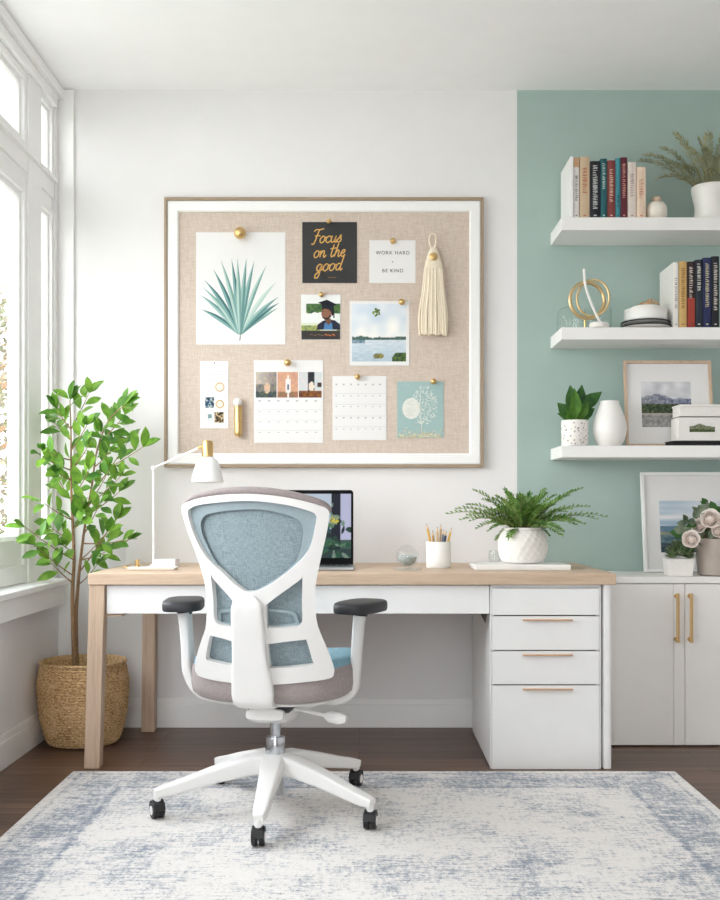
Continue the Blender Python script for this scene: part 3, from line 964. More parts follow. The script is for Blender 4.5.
def pin(px, py, r, label):
    """brass ball pin: shank, collar and ball"""
    k = r * (ZB + PY) / F; x, z = xat(px, PY - k), zat(py, PY - k)
    mb = MB(); mb.lathe([(k * .28, PY - .0004), (k * .34, PY - k * .5), (k * .6, PY - k * .55), (k * .62, PY - k * .7)], (x, 0, z), 14, axis='y')
    mb.ball((x, PY - k * 1.45, z), k, 20)
    o = mb.build('push_pin', 'brass', smooth=60, origin=(x, PY, z)); tag(o, label, 'push pin', 'brass pins on the memo board')
    return o


# palm print
t = pinned('botanical_print', 'white paper print of a blue-green palm leaf', 'art print', 196, 232.3, 285.5, 344.5)
mb = MB(); q = lambda x, y: (155 + x / 4, 185 + y / 4)
BL = [(185, 497, -60), (182, 440, -70), (190, 408, -60), (196, 378, -40), (232, 335, -25), (262, 298, -12), (306, 294, -4), (329, 290, 2), (366, 290, 6), (398, 300, 10), (447, 320, 22), (487, 385, 50), (495, 447, 70), (499, 470, 60), (493, 492, 55)]
order = [11, 0, 14, 1, 13, 2, 12, 3, 10, 9, 4, 5, 8, 6, 7]
cols = [((96, 138, 136), (150, 184, 178)), ((70, 112, 114), (124, 164, 160)), ((118, 156, 150), (176, 202, 194))]
for k, i in enumerate(order):
    tx, ty, bow = BL[i]; bx0, by0 = 340 + (tx - 340) * .03, 597
    n = 10; mid = Vector(((tx + bx0) / 2, (ty + by0) / 2)); dd = Vector((tx - bx0, ty - by0)); nrm = Vector((-dd.y, dd.x)).normalized()
    ctrl = mid + Vector((0, 1)) * 0 + nrm * (-.10 * dd.length if tx > 340 else .10 * dd.length) * (abs(tx - 340) / 160)
    A, B_ = (cols[k % 3]) if i != 11 else ((176, 200, 192), (196, 214, 206))
    L, C_, R_ = [], [], []
    for j in range(n + 1):
        s = j / n; p = Vector((bx0, by0)) * (1 - s) ** 2 + ctrl * 2 * s * (1 - s) + Vector((tx, ty)) * s * s
        ww = 9.5 * math.sin(PI * min(1, s * .86 + .07)) ** .8 * (1 - s ** 6)
        C_.append(p); L.append(p + nrm * ww); R_.append(p - nrm * ww)
    lf = .0003 + .00004 * k
    for (E, colr) in ((L, A), (R_, B_)):
        vs = [at(*q(p.x, p.y), PY - lf) for p in E] + [at(*q(p.x, p.y), PY - lf) for p in C_]
        mb.add(vs, [(j, j + 1, n + 2 + j, n + 1 + j) for j in range(n)], 0, c(*colr))
stroke(mb, [q(340, 590), q(341, 606), q(339, 622)], 1.1, (120, 140, 120), .001)
mb.build('palm_leaf_drawing', 'printed_paper', t, smooth=0)
pin(240.3, 233.8, 6.0, 'large brass ball pin holding the palm leaf print')

# black script card
plain('card_black', c(50, 50, 51), .7, .05, 40)
t = pinned('quote_card', 'black card with gold handwritten words', 'quote card', 302.3, 222, 357, 283, 'card_black')
GL = {'F': ([[(.05, 1.75), (.3, 2.05), (.8, 2.05), (1.45, 2.2)], [(.78, 2.05), (.62, 1.2), (.5, .4), (.3, -.15), (.0, -.1)], [(.3, 1.05), (.7, 1.15), (1.1, 1.12)]], 1.15),
      'o': ([[(.7, .92), (.4, 1), (.1, .6), (.15, .15), (.42, 0), (.72, .3), (.74, .75), (.62, .98), (.75, .82), (1.0, .88)]], .92),
      'c': ([[(.72, .8), (.5, 1), (.15, .75), (.1, .3), (.35, 0), (.65, .1), (.9, .4)]], .82),
      'u': ([[(.1, 1), (.08, .3), (.28, 0), (.55, .25), (.7, 1), (.66, .2), (.82, 0), (1.0, .3)]], .95),
      's': ([[(-.05, .2), (.3, .65), (.48, 1.1), (.55, .6), (.62, .25), (.35, 0), (.05, .12)]], .75),
      'n': ([[(.1, 1), (.12, 0)], [(.13, .4), (.4, .98), (.62, .85), (.62, .25), (.75, 0), (1.0, .35)]], .98),
      't': ([[(.42, 1.85), (.3, .9), (.28, .2), (.45, 0), (.75, .35)], [(-.02, 1.2), (.4, 1.25), (.85, 1.35)]], .72),
      'h': ([[(.36, 2.0), (.22, 1), (.1, 0)], [(.14, .4), (.42, .98), (.64, .85), (.62, .25), (.75, 0), (.98, .3)]], .95),
      'e': ([[(.08, .4), (.5, .6), (.6, .88), (.38, 1), (.12, .6), (.15, .15), (.4, 0), (.75, .3)]], .76),
      'g': ([[(.72, .85), (.4, 1), (.1, .6), (.2, .1), (.5, .12), (.74, .95), (.66, 0), (.5, -.85), (.12, -.95), (.08, -.5), (.5, -.1), (1.0, .35)]], .95),
      'd': ([[(.7, .85), (.4, 1), (.1, .6), (.2, .1), (.5, .12), (.72, .6)], [(.9, 2.05), (.78, 1.1), (.70, .4), (.80, .02), (1.02, .3)]], .98)}
mb = MB(); LK = 0
for word, x0, yb, s in (('Focus', 311.5, 243.2, 6.6), ('on the', 313.0, 257.6, 6.7), ('good', 315.5, 271.2, 7.0)):
    x = x0
    for ch in word:
        if ch == ' ': x += s * .5; continue
        strokes, adv = GL[ch]
        for sk in strokes:
            stroke(mb, [(x + (a + .22 * b) * s, yb - b * s - (x - x0) * .05) for a, b in sk], 1.15, (214, 168, 94), .0004 + .00001 * (LK := LK + 1))
        x += adv * s * .98
for k in range(5): stroke(mb, [(328 + k * 1.8, 277.5), (329.1 + k * 1.8, 277.4)], .8, (150, 108, 66), .0004)
mb.build('gold_lettering', 'printed_paper', t, smooth=0)
pin(329, 221.5, 2.6, 'small brass pin at the top of the black card')

# white quote card
t = pinned('quote_card', 'white card reading WORK HARD + BE KIND', 'quote card', 369.3, 240.2, 415.6, 283)
plain('ink_dark', c(62, 62, 64), .7)
for s, py, sz in (('WORK HARD', 253.0, .0222), ('+', 262, .017), ('BE KIND', 270.8, .0222)):
    textmesh(s, sz, at(392.7, py, PY - .0005), 'lettering', 'ink_dark', t, spacing=1.2)
pin(393, 241.3, 3.0, 'brass pin at the top of the white WORK HARD card')

# graduate photo
t = pinned('graduation_photo', 'snapshot of a person in graduation cap and gown above a dark caption strip', 'photo', 301, 294.5, 340.5, 339.8, 'paper_white')


def blob(u, v, cx0, cy0, rx, ry): return ((u - cx0) / rx) ** 2 + ((v - cy0) / ry) ** 2 < 1


def hsh(u, v, s=40, k=0): return noise.noise(Vector((u * s + k, v * s * 1.1, k * 1.7)))


def f_grad(u, v):
    y = 1 - v; n_ = hsh(u, v, 14)
    if y > .80:
        return (56, 53, 52)
    col = (232, 234, 232) if y < .62 else (214, 220, 196)
    if .2 < y < .42 and .12 < u and (blob(u, y, .22, .3, .16, .12) or blob(u, y, .42, .27, .2, .13) or u > .8): col = (70 + 40 * n_, 104 + 40 * n_, 58)
    if y > .68 and u < .5: col = (150 + 60 * n_, 160 + 50 * n_, 96)
    if y > .66 and u > .9: col = (120, 130, 90)
    return col


pic(t, 'photo_print', 301.3, 294.8, 340.2, 339.5, 60, 68, f_grad)
mb = MB(); g = lambda x, y: (295 + x / 6, 285 + y / 6)
poly(mb, [g(*p) for p in ((128, 268), (136, 238), (165, 216), (200, 206), (240, 212), (270, 236), (272, 268))], (34, 38, 58), .0005)
poly(mb, [g(*p) for p in ((172, 268), (178, 228), (200, 216), (222, 230), (226, 268))], (76, 128, 178), .0006)
poly(mb, [g(*p) for p in ((184, 226), (186, 204), (214, 200), (218, 224), (202, 240))], (112, 76, 58), .0007)
poly(mb, [g(*p) for p in ((160, 148), (158, 178), (164, 196), (180, 210), (200, 208), (216, 190), (224, 160), (220, 140), (190, 136))], (140, 98, 78), .0008)
poly(mb, [g(*p) for p in ((164, 196), (180, 210), (200, 208), (218, 186), (212, 178), (198, 194), (180, 196), (168, 190))], (58, 42, 36), .0009)
poly(mb, [g(*p) for p in ((158, 140), (170, 128), (226, 140), (234, 176), (222, 186), (216, 160), (200, 146), (176, 142), (162, 150))], (40, 32, 32), .0010)
poly(mb, [g(*p) for p in ((158, 116), (228, 120), (236, 154), (200, 142), (164, 138))], (28, 34, 46), .0011)
poly(mb, [g(*p) for p in ((136, 106), (192, 88), (258, 120), (206, 130))], (22, 28, 38), .0012)
poly(mb, [g(*p) for p in ((229, 124), (232, 124), (238, 196), (230, 198))], (20, 22, 30), .0013)
poly(mb, [g(*p) for p in ((163, 158), (172, 156), (172, 160), (164, 162))], (50, 34, 30), .0010)
for k in range(7):
    x0 = 90 + k * 22; stroke(mb, [g(x0, 300 - k % 3), g(x0 + 8, 296 + k % 2 * 6), g(x0 + 17, 300 + k)], .7 + (.3 if k > 3 else 0), (206, 120, 56) if k > 3 else (128, 100, 76), .0006)
mb.build('printed_figure', 'printed_paper', t, smooth=0)
pin(321.3, 294.8, 2.6, 'brass pin at the top of the graduation snapshot')

# lake photo
t = pinned('lake_photo', 'white bordered photo of a calm lake with small boat', 'photo', 349.6, 301, 409.3, 365.5)


def f_lake(u, v):
    y = 1 - v; n_ = hsh(u, v, 5, 2); m_ = hsh(u, v, 22, 4)
    tree = .545 + .02 * hsh(u, 0, 9) + (.02 if u < .3 or u > .8 else .035)
    if y < tree: return (212 + 20 * (y / .56) + 22 * n_, 222 + 12 * (y / .56) + 14 * n_, 232 + 6 * n_)
    if y < .625: return (74 + 34 * m_, 100 + 30 * m_, 92 + 20 * m_)
    if y < .69 and (u < .25): return (120 + 60 * m_, 144 + 40 * m_, 160 + 30 * m_)
    if y > .84 and blob(u, y, .94, .97, .2, .14 + .03 * m_): return (62 + 40 * m_, 86 + 40 * m_, 48)
    s = hsh(u * .25, v, 34, 7)
    k_ = (y - .62) / .38
    if blob(u, y, .49, .905, .10, .05): return (120 + 60 * m_, 116 + 50 * m_, 70)
    return (206 - 30 * k_ + 20 * s, 216 - 22 * k_ + 16 * s, 224 - 18 * k_ + 12 * s)


pic(t, 'photo_print', 352, 304, 406, 361.5, 64, 68, f_lake)
mb = MB()
for k in range(26):
    a = rnd(0, 2 * PI); r = 3.9 * math.sqrt(rnd(0, 1)); x, y = 376 + r * math.cos(a), 312 + r * math.sin(a); w_ = rnd(.7, 1.4)
    poly(mb, [(x - w_, y), (x, y - w_), (x + w_, y + .2), (x + .1, y + w_)], random.choice([(96, 120, 48), (70, 94, 36), (124, 146, 62)]), .0006 + .00002 * k)
mb.build('leaf_tuft_print', 'printed_paper', t, smooth=0)
pin(401.8, 302.2, 3.2, 'brass pin at the upper corner of the lake photo')

# tassel
t = thing('cotton_tassel', 'cream cotton tassel hanging by a loop on the memo board', 'tassel', (cx_(433), PY, cz_(337)))
TY = PY - .022; tz = lambda py: zat(py, TY); tx = lambda px: xat(px, TY)
mb = MB(); mb.tube(smoothpath([(tx(432), TY, tz(250)), (tx(429.3), TY, tz(242)), (tx(430.5), TY, tz(235)), (tx(433), TY, tz(233.6)), (tx(435.6), TY, tz(236)), (tx(436), TY, tz(243)), (tx(434), TY, tz(250))], 5), .0042, 8); mb.build('loop', 'cotton_cord', t)
mb = MB()
prof = [(.2, 247), (2.8, 248), (4.6, 251), (6.6, 257), (8.6, 264), (9.6, 269), (9.2, 270.5)]
mb.lathe([(r * .00452, tz(y)) for r, y in prof][::-1], (tx(433.5), TY, 0), 28, squash=(1, .46), jitter=lambda i, j: .0006 * (j % 2)); mb.build('head', 'cotton_cord', t)
mb = MB(); random.seed(4)
for row in range(2):
    for k in range(12):
        u = (k + .5 * row) / 11.5 * 2 - 1
        yy = TY - (.016 if row == 0 else .004) * (1 - .5 * u * u) + rnd(-.002, .002)
        x0, x1 = tx(433.5 + u * 8.4), tx(433 + u * 13.2)
        mb.tube(smoothpath([(x0, yy, tz(269)), (x0 * .6 + x1 * .4, yy - .002, tz(290)), (x1 + rnd(-.003, .003), yy, tz(315)), (x1 + rnd(-.003, .003), yy + .001, tz(336 - rnd(0, 2)))], 4), [.0062 if row == 0 else .006] * 13, 7)
mb.build('fringe', 'cotton_cord', t)
mb = MB(); mb.lathe([(.0005, TY - .0235), (.014, TY - .023), (.0185, TY - .020), (.0185, TY - .0175)], (tx(433.3), 0, tz(257.5)), 24, axis='y'); mb.build('brass_disc', 'brass', t)

# narrow keepsake card with rings and little photos
t = pinned('keepsake_card', 'narrow tall white card with two round gold charms and tiny photos', 'card', 200, 361, 228.3, 428.3)


def f_tiny(pal, k):
    def f(u, v):
        n_ = hsh(u, v, 5, k); m_ = hsh(u, v, 11, k + 3)
        i = 0 if n_ < -.12 else (1 if n_ < .14 else 2)
        return tuple(max(0, min(255, q_ + 40 * m_)) for q_ in pal[i])
    return f


g = lambda x, y: (190 + x / 5.14, 350 + y / 5.14)
for (x0, y0, x1, y1, pal, k) in ((77, 242, 124, 297, ((24, 52, 78), (64, 110, 140), (180, 190, 180)), 1), (126, 319, 173, 374, ((40, 34, 30), (110, 92, 66), (196, 176, 136)), 5), (80, 318, 120, 374, ((236, 238, 236), (226, 230, 230), (212, 218, 216)), 9)):
    a, b = g(x0, y0), g(x1, y1); pic(t, 'tiny_photo', a[0], a[1], b[0], b[1], 12, 14, f_tiny(pal, k))
mb = MB()
for k in range(4): stroke(mb, [g(84, 112 + 13 * k), g(172 - (30 if k == 3 else 0), 112 + 13 * k)], .5, (196, 196, 196), .0004)
poly(mb, [g(92, 330), g(112, 330), g(112, 350), g(92, 350)], (120, 150, 150), .0006)
poly(mb, [g(124, 62), g(128, 62), g(128, 72), g(124, 72)], (90, 90, 90), .0006)
poly(mb, [g(66, 66), g(70, 66), g(70, 76), g(66, 76)], (190, 190, 190), .0006)
mb.build('printed_lines', 'printed_paper', t, smooth=0)
for cx, cy, r in ((152, 190, 4.1), (153, 278, 3.7)):
    a = at(*g(cx, cy), PY - .003); k = r * .00453
    mb = MB(); mb.tube([(a.x + k * math.cos(th), a.y, a.z + k * math.sin(th)) for th in [2 * PI * j / 28 for j in range(28)]], .0021, 8, closed=True, up=(0, 1, 0))
    mb.build('gold_ring', 'brass', t)
    mb = MB(); mb.lathe([(.0005, PY - .0022), (k * .92, PY - .002), (k * .95, PY - .0006)], (a.x, 0, a.z), 20, axis='y'); mb.build('charm_disc', 'ceramic_cream', t)

# brass tube holder with a white knob
t = thing('brass_tube', 'slim brass tube hanging under a white ball pin', 'pen holder', (cx_(239), PY, cz_(436)))
x0 = cx_(238.8); k = 4.0 * .0045
mb = MB(); mb.lathe([(k * .8, zat(436, PY)), (k * .98, zat(434.5, PY)), (k, zat(432, PY)), (k, zat(408, PY)), (k * .9, zat(406.3, PY))], (x0, PY - .020, 0), 24); mb.lathe([(k * .35, zat(437.3, PY)), (k * .3, zat(435.8, PY))], (x0, PY - .02, 0), 14)
mb.build('tube', 'brass', t)
mb = MB(); mb.ball((cx_(238.2), PY - .021, cz_(402.7)), 4.5 * .0045, 20); mb.lathe([(.006, PY - .001), (.006, PY - .02)], (cx_(238.2), 0, cz_(402.7)), 10, axis='y'); mb.build('knob', 'ceramic_white', t)

# photo calendar
t = pinned('photo_calendar', 'wall calendar page with a strip of three photos across its top', 'calendar', 254, 360.2, 323.2, 442.8)


def f_p1(u, v):
    y = 1 - v; m_ = hsh(u, v, 8, 3)
    if blob(u, y, .55, .62, .15, .22) : return (206 + 20 * m_, 176, 150)
    if y > .78: return (70 + 40 * m_, 80 + 40 * m_, 78)
    if y < .5: return (196 - 60 * u + 30 * m_, 186 - 60 * u + 20 * m_, 172 - 50 * u)
    return (120 + 50 * m_, 118 + 40 * m_, 112)


def f_p2(u, v):
    y = 1 - v; m_ = hsh(u, v, 8, 5)
    if abs(u - .52) < .13 and .28 < y < .8 or abs(u - .52) < .05 and .14 < y: return (226, 222, 218) if not blob(u, y, .52, .6, .06, .12) else (70, 80, 110)
    if y > .78: return (150 + 40 * m_, 110, 84)
    return (206 + 14 * m_, 158 + 14 * m_, 130)


def f_p3(u, v):
    y = 1 - v; m_ = hsh(u, v, 8, 8)
    if y > .72: return (122 + 60 * m_, 76 + 40 * m_, 40)
    if blob(u, y, .55, .58, .12, .2): return (226, 214, 196)
    if .38 < u < .68: return (44 + 20 * m_, 44, 50)
    if u > .82 and .4 < y < .6: return (60, 48, 40)
    return (206 + 20 * m_, 208, 208)


for k, (x0, x1, fn) in enumerate(((255.8, 276.6, f_p1), (277.4, 298, f_p2), (298.8, 321.6, f_p3))):
    pic(t, 'photo_print', x0, 372, x1, 397.6, 24, 28, fn)


def f_cal(rows, top, left):
    def f(u, v):
        y = 1 - v
        if y < top: return (230, 229, 228)
        r_ = (y - top) / (1 - top) * rows; k_ = r_ % 1; cu = (u * 7) % 1
        if k_ > .93 and r_ < rows - .2: return (212, 212, 212)
        if .10 < k_ < .19 and left < cu < left + .3: return (172, 172, 174)
        return (230, 229, 228)
    return f


pic(t, 'date_grid', 256, 398.6, 321.4, 441.5, 98, 66, f_cal(4, .02, .25))
pin(287.7, 362.8, 3.6, 'brass pin at the top of the photo calendar')

# plain calendar
t = pinned('calendar_page', 'plain white calendar page with a faint date grid', 'calendar', 332.5, 376, 386.4, 440)
pic(t, 'date_grid', 334, 380.5, 385, 438.5, 84, 80, f_cal(5, .04, .2))
pin(357.7, 377, 3.0, 'brass pin at the top of the plain calendar page')

# sage card with a pale tree
plain('card_sage', c(158, 186, 184), .7, .03, 40)
t = pinned('illustrated_card', 'blue-green card with a white flowering tree picture', 'card', 397.2, 381.5, 443.6, 437.6, 'card_sage')
mb = MB(); random.seed(12); lf = .0004
g = lambda x, y: (320 + x / 4, 335 + y / 4)
poly(mb, [g(365 + 36 * math.cos(a), 294 + 42 * math.sin(a)) for a in [2 * PI * j / 24 for j in range(24)]], (226, 226, 218), .0004)
for k in range(14): stroke(mb, [g(340 + rnd(0, 40), 262 + k * 5), g(346 + rnd(0, 40), 264 + k * 5)], .4, (196, 204, 198), .0006)
stroke(mb, [g(402, 404), g(406, 360), g(400, 300), g(402, 220)], .9, (214, 216, 204), .0006, True)
for a0, b0 in (((404, 350), (446, 300)), ((402, 320), (436, 250)), ((402, 300), (384, 240)), ((403, 340), (378, 350))): stroke(mb, [g(*a0), g((a0[0] + b0[0]) / 2, (a0[1] + b0[1]) / 2 + 6), g(*b0)], .6, (210, 214, 204), .0006, True)
for k in range(230):
    a = rnd(0, 2 * PI); r = math.sqrt(rnd(0, 1)); x, y = 418 + 52 * r * math.cos(a), 280 + 78 * r * math.sin(a)
    if (x - 365) ** 2 / 36 ** 2 + (y - 294) ** 2 / 42 ** 2 < 1: continue
    w_, h_ = rnd(2.4, 5), rnd(1.6, 3); th = rnd(0, PI)
    P_ = [(w_, 0), (0, h_), (-w_, 0), (0, -h_)]
    poly(mb, [g(x + px_ * math.cos(th) - py_ * math.sin(th), y + px_ * math.sin(th) + py_ * math.cos(th)) for px_, py_ in P_], random.choice([(220, 226, 218), (208, 218, 212), (230, 230, 222)]), .0007 + .000002 * k)
for k in range(240):
    x, y = rnd(314, 490), 410 - abs(random.gauss(0, 13)) - (14 if 380 < x < 1 else 0); w_ = rnd(1.5, 3.6)
    y = max(y, 350)
    poly(mb, [g(x - w_, y), g(x, y - w_), g(x + w_, y), g(x, y + w_)], random.choice([(222, 214, 176), (206, 206, 168), (232, 226, 200), (190, 198, 164), (204, 160, 136)]), .0009 + .000002 * k)
mb.build('tree_picture', 'printed_paper', t, smooth=0)
pin(433.4, 381.6, 3.0, 'brass pin at the top of the blue-green tree card')

# ================================================================ on the desk
DZ = DT + .0005
# lamp
lx, ly = xat(155, -.34), -.34
t = thing('desk_lamp', 'white desk lamp with a bell shade and brass neck', 'lamp', (xat(166, ly), ly, DZ))
MB().box((xat(155, ly), ly - .05, DZ), (xat(177.5, ly), ly + .05, DZ + .033)).build('base', 'white_lacquer', t, bevel=.003)
px0 = xat(153.6, ly)
mb = MB(); mb.tube([(px0, ly, DZ + .0), (px0, ly, zat(469, ly))], .0062, 14); mb.lathe([(.018, DZ), (.018, DZ + .006), (.009, DZ + .012)], (px0, ly, 0), 18); mb.build('pole', 'white_lacquer', t)
mb = MB(); mb.ball((px0, ly, zat(468.5, ly)), .0125, 16); mb.build('joint', 'white_lacquer', t)
mb = MB(); mb.tube([(px0, ly, zat(468, ly)), (xat(201.5, ly), ly, zat(446.8, ly))], .0052, 12); mb.build('arm', 'white_lacquer', t)
scx = xat(207.5, ly)
mb = MB(); mb.tube([(xat(198, ly), ly, zat(448.3, ly)), (xat(204, ly), ly, zat(445.8, ly))], .0075, 12); mb.lathe([(.020, zat(457, ly)), (.024, zat(456, ly)), (.0245, zat(443, ly)), (.021, zat(441, ly)), (.008, zat(440, ly))], (scx, ly, 0), 28); mb.build('brass_neck', 'brass', t)
mb = MB()
po = [(67, 482), (64.5, 478), (58, 471), (50, 465), (41, 460.8), (31, 458.2), (24, 457), (10, 456.6)]
prof = [(r / 4.2 * .00425, zat(y, ly)) for r, y in po]
inn = [(max(.002, r - .0035), z - .002) for r, z in prof]
mb.lathe(inn[::-1] + prof, (scx, ly, 0), 36, cap0=True, cap1=True); mb.build('shade', 'white_lacquer', t, smooth=50)
mb = MB(); mb.ball((scx, ly, zat(470, ly)), .022, 16, squash=(1, 1, 1.2)); mb.build('bulb', 'ceramic_white', t)

# white tray and its little brass pieces
ty0, ty1 = -.60, -.50
t = thing('desk_tray', 'flat white tray near the left end of the desk', 'tray', (xat(151, -.55), -.55, DZ))
mb = MB(); x0, x1 = xat(127, -.58), xat(176, -.58)
mb.hexa([(x0 + .006, ty0 + .01, DZ), (x1 - .006, ty0 + .01, DZ), (x1 - .006, ty1 - .008, DZ), (x0 + .006, ty1 - .008, DZ)], [(x0, ty0, DZ + .012), (x1, ty0, DZ + .012), (x1, ty1, DZ + .012), (x0, ty1, DZ + .012)]); mb.build('tray_body', 'white_marble', t, bevel=.003)
mb = MB(); mitred(MB(), 0, 1, 0, 1, [(0, 0), (1, 0), (1, 1)]); mb.tube([(x0 - .001, ty0 + .02, DZ + .011), (x0 - .014, ty0 + .03, DZ + .012), (x0 - .016, ty0 + .06, DZ + .012), (x0 - .001, ty0 + .08, DZ + .011)], .003, 8); mb.build('tray_handle', 'brass', t)
x = xat(137.5, -.54); mb = MB(); mb.lathe([(.012, DZ + .0125), (.012, DZ + .016), (.0075, DZ + .02), (.0075, DZ + .034), (.012, DZ + .036), (.012, DZ + .040)], (x, -.54, 0), 18)
tag(mb.build('brass_stand', 'brass'), 'little brass spool standing on the white tray', 'ornament')

# laptop, screen towards the viewer
hy = -.40
lx0, lx1 = xat(256, hy), xat(353.3, hy)
t = thing('laptop', 'open black-bezel laptop showing leafy plant picture behind the chair', 'laptop', ((lx0 + lx1) / 2, hy - .1, DZ))
fx1 = xat(357, hy - .2)
MB().box((lx0, hy - .215, DZ), (lx1 + .006, hy + .012, DZ + .014)).build('base', 'laptop_metal', t, bevel=.004)
mb = MB()
for r in range(5):
    for k in range(14): mb.box((lx0 + .03 + k * .026, hy - .10 + r * .019, DZ + .0142), (lx0 + .053 + k * .026, hy - .084 + r * .019, DZ + .0156))
mb.build('keyboard', 'key_black', t)
MB().box((lx0 + .14, hy - .195, DZ + .0142), (lx0 + .27, hy - .115, DZ + .0146)).build('trackpad', 'laptop_metal', t, smooth=0)
LZ0, LZ1 = DZ + .0145, zat(490, hy + .03)
ln = Vector((0, .035, LZ1 - LZ0)); lu = ln.normalized(); lb = Vector((0, lu.z, -lu.y))
mb = MB(); q0 = Vector((lx0, hy + .001, LZ0)); q1 = Vector((lx1, hy + .001, LZ0))
poly_ = []
W_, Hh = (lx1 - lx0), ln.length
rc = .014
for cx, cz, a0 in ((W_ - rc, Hh - rc, 0), (rc, Hh - rc, 90)):
    for j in range(7):
        a = math.radians(a0 + 15 * j); poly_.append((cx + rc * math.cos(a), cz + rc * math.sin(a)))
poly_ += [(0, 0), (W_, 0)]
front = [q0 + Vector((x, 0, 0)) + lu * z for x, z in poly_]; back = [p + lb * .008 for p in front]; n = len(front)
mb.add(front + back, [tuple(range(n)), tuple(range(2 * n - 1, n - 1, -1))] + [(j, (j + 1) % n, n + (j + 1) % n, n + j) for j in range(n)])
lid = mb.build('screen_lid', 'laptop_black', t, bevel=.0012)
random.seed(21)
LEAVES = []
for k in range(64):
    LEAVES.append((rnd(0, 1) if k < 20 else rnd(.5, 1), rnd(.1, 1) if k < 10 else rnd(.32, 1), rnd(.04, .11), rnd(.016, .042), rnd(0, PI), random.choice([(34, 66, 52), (52, 96, 70), (22, 44, 40), (84, 124, 92), (36, 84, 60), (120, 146, 128), (18, 34, 34)])))


def f_scr(u, v):
    y = 1 - v; col = (26, 30, 46)
    if u < .79: col = (196 + 24 * hsh(u, v, 8), 206, 222) if y < .42 + .2 * math.sin(u * 9) else (52 + 40 * hsh(u, v, 9), 76, 84)
    if u > .885: col = (192, 194, 222) if y < .72 else (60, 90, 80)
    if y > .86: col = (40 + 30 * hsh(u, v, 20), 62, 62)
    for (lx_, ly_, a_, b_, th, cc) in LEAVES:
        dx, dy = (u - lx_) * 1.35, y - ly_
        p, q_ = dx * math.cos(th) + dy * math.sin(th), -dx * math.sin(th) + dy * math.cos(th)
        if (p / a_) ** 2 + (q_ / b_) ** 2 < 1 and not (.80 < u < .87 and y < .3): col = cc
    if blob(u, y, .82, .41, .05, .06) and hsh(u, v, 40) > -.1: col = (222, 204, 70)
    return col


mb = MB(); o_ = q0 + Vector((.010, -.0006, 0)) + lu * .026; mb.canvas(o_, (W_ - .020, 0, 0), lu * (Hh - .042), 110, 80, f_scr)
mb.build('display', 'lit_display', lid, smooth=0)

# glass paperweight
gy = -.56; gx = xat(407.5, gy)
t = thing('glass_paperweight', 'clear glass ball on a flat clear base beside pencil cup', 'paperweight', (gx, gy, DZ))
mb = MB(); mb.lathe([(.040, DZ), (.058, DZ + .001), (.058, DZ + .008), (.040, DZ + .010)], (gx, gy, 0), 36); mb.build('base', 'thin_glass', t)
mb = MB(); mb.ball((gx, gy, DZ + .0555), .0455, 40); mb.build('ball', 'thin_glass', t, smooth=80)
mb = MB(); mb.rings([[(gx + s_ * .038 * math.cos(2 * PI * j / 24), gy + s_ * .038 * math.sin(2 * PI * j / 24), DZ + z_) for j in range(24)] for s_, z_ in ((.3, .018), (.75, .028), (.98, .044), (1.0, .054), (.6, .058), (.1, .060))]); mb.build('inner_swirl', 'smoky_glass', t, smooth=60)

# pencil cup
py_ = -.42; cx0 = xat(438.6, py_)
t = thing('pencil_cup', 'round white ceramic cup full of pencils', 'cup', (cx0, py_, DZ)); pr = 12.4 * .00417
zt = zat(541.5, py_)
mb = MB(); mb.lathe([(pr * .93, DZ), (pr * .99, DZ + .004), (pr, DZ + .012), (pr, zt - .002), (pr - .0015, zt), (pr - .004, zt), (pr - .005, zt - .003), (pr - .005, DZ + .008), (.001, DZ + .008)], (cx0, py_, 0), 40); mb.build('cup_body', 'ceramic_white', t, smooth=50)
for nm, cc in (('yellow', (214, 170, 78)), ('ochre', (196, 150, 90)), ('natural', (206, 176, 136)), ('slate', (108, 120, 134)), ('tan', (190, 158, 118)), ('navy', (70, 84, 108)), ('pencil_wood', (226, 196, 154)), ('lead', (40, 40, 42))):
    plain('pencil_' + nm, c(*cc), .45, .03, 60)
random.seed(3)
PEN = [('yellow', -.6, -.2, 426.5, 523.5, 'yellow pencil leaning left in the white cup'), ('ochre', -.35, .3, 432.5, 530.5, 'ochre pencil, second from left edge of the cup'),
       ('natural', -.1, -.4, 437.0, 526.5, 'pale wood pencil standing upright in the cup'), ('tan', .12, .1, 441.0, 524.0, 'tallest tan pencil in the middle of the cup'),
       ('slate', .32, -.3, 443.5, 529.0, 'blue-grey pencil right of the middle in the cup'), ('navy', .45, .3, 446.5, 530.5, 'dark blue pencil behind the grey one in the cup'), ('yellow', .62, -.1, 451.5, 527.5, 'yellow-brown pencil leaning right out of the cup')]
for nm, ox, oy, tx_, ty_, lab in PEN:
    tip = Vector((xat(tx_, py_ + oy * .02), py_ + oy * .04, zat(ty_, py_)))
    bot = Vector((cx0 + ox * .026, py_ + oy * .03, DZ + .0105)); ax = (tip - bot).normalized(); L = (tip - bot).length
    t = thing('pencil', lab, 'pencil', bot, 'pencils in the white cup')
    mb = MB(); mb.tube([bot, bot + ax * (L - .022)], .0048, 6); mb.build('shaft', 'pencil_' + nm, t, smooth=0)
    mb = MB(); mb.tube([bot + ax * (L - .022), bot + ax * (L - .006)], [.0046, .0016], 10); mb.build('sharpened_wood', 'pencil_pencil_wood', t)
    mb = MB(); mb.tube([bot + ax * (L - .006), tip], [.0016, .0004], 8); mb.build('lead', 'pencil_lead', t)

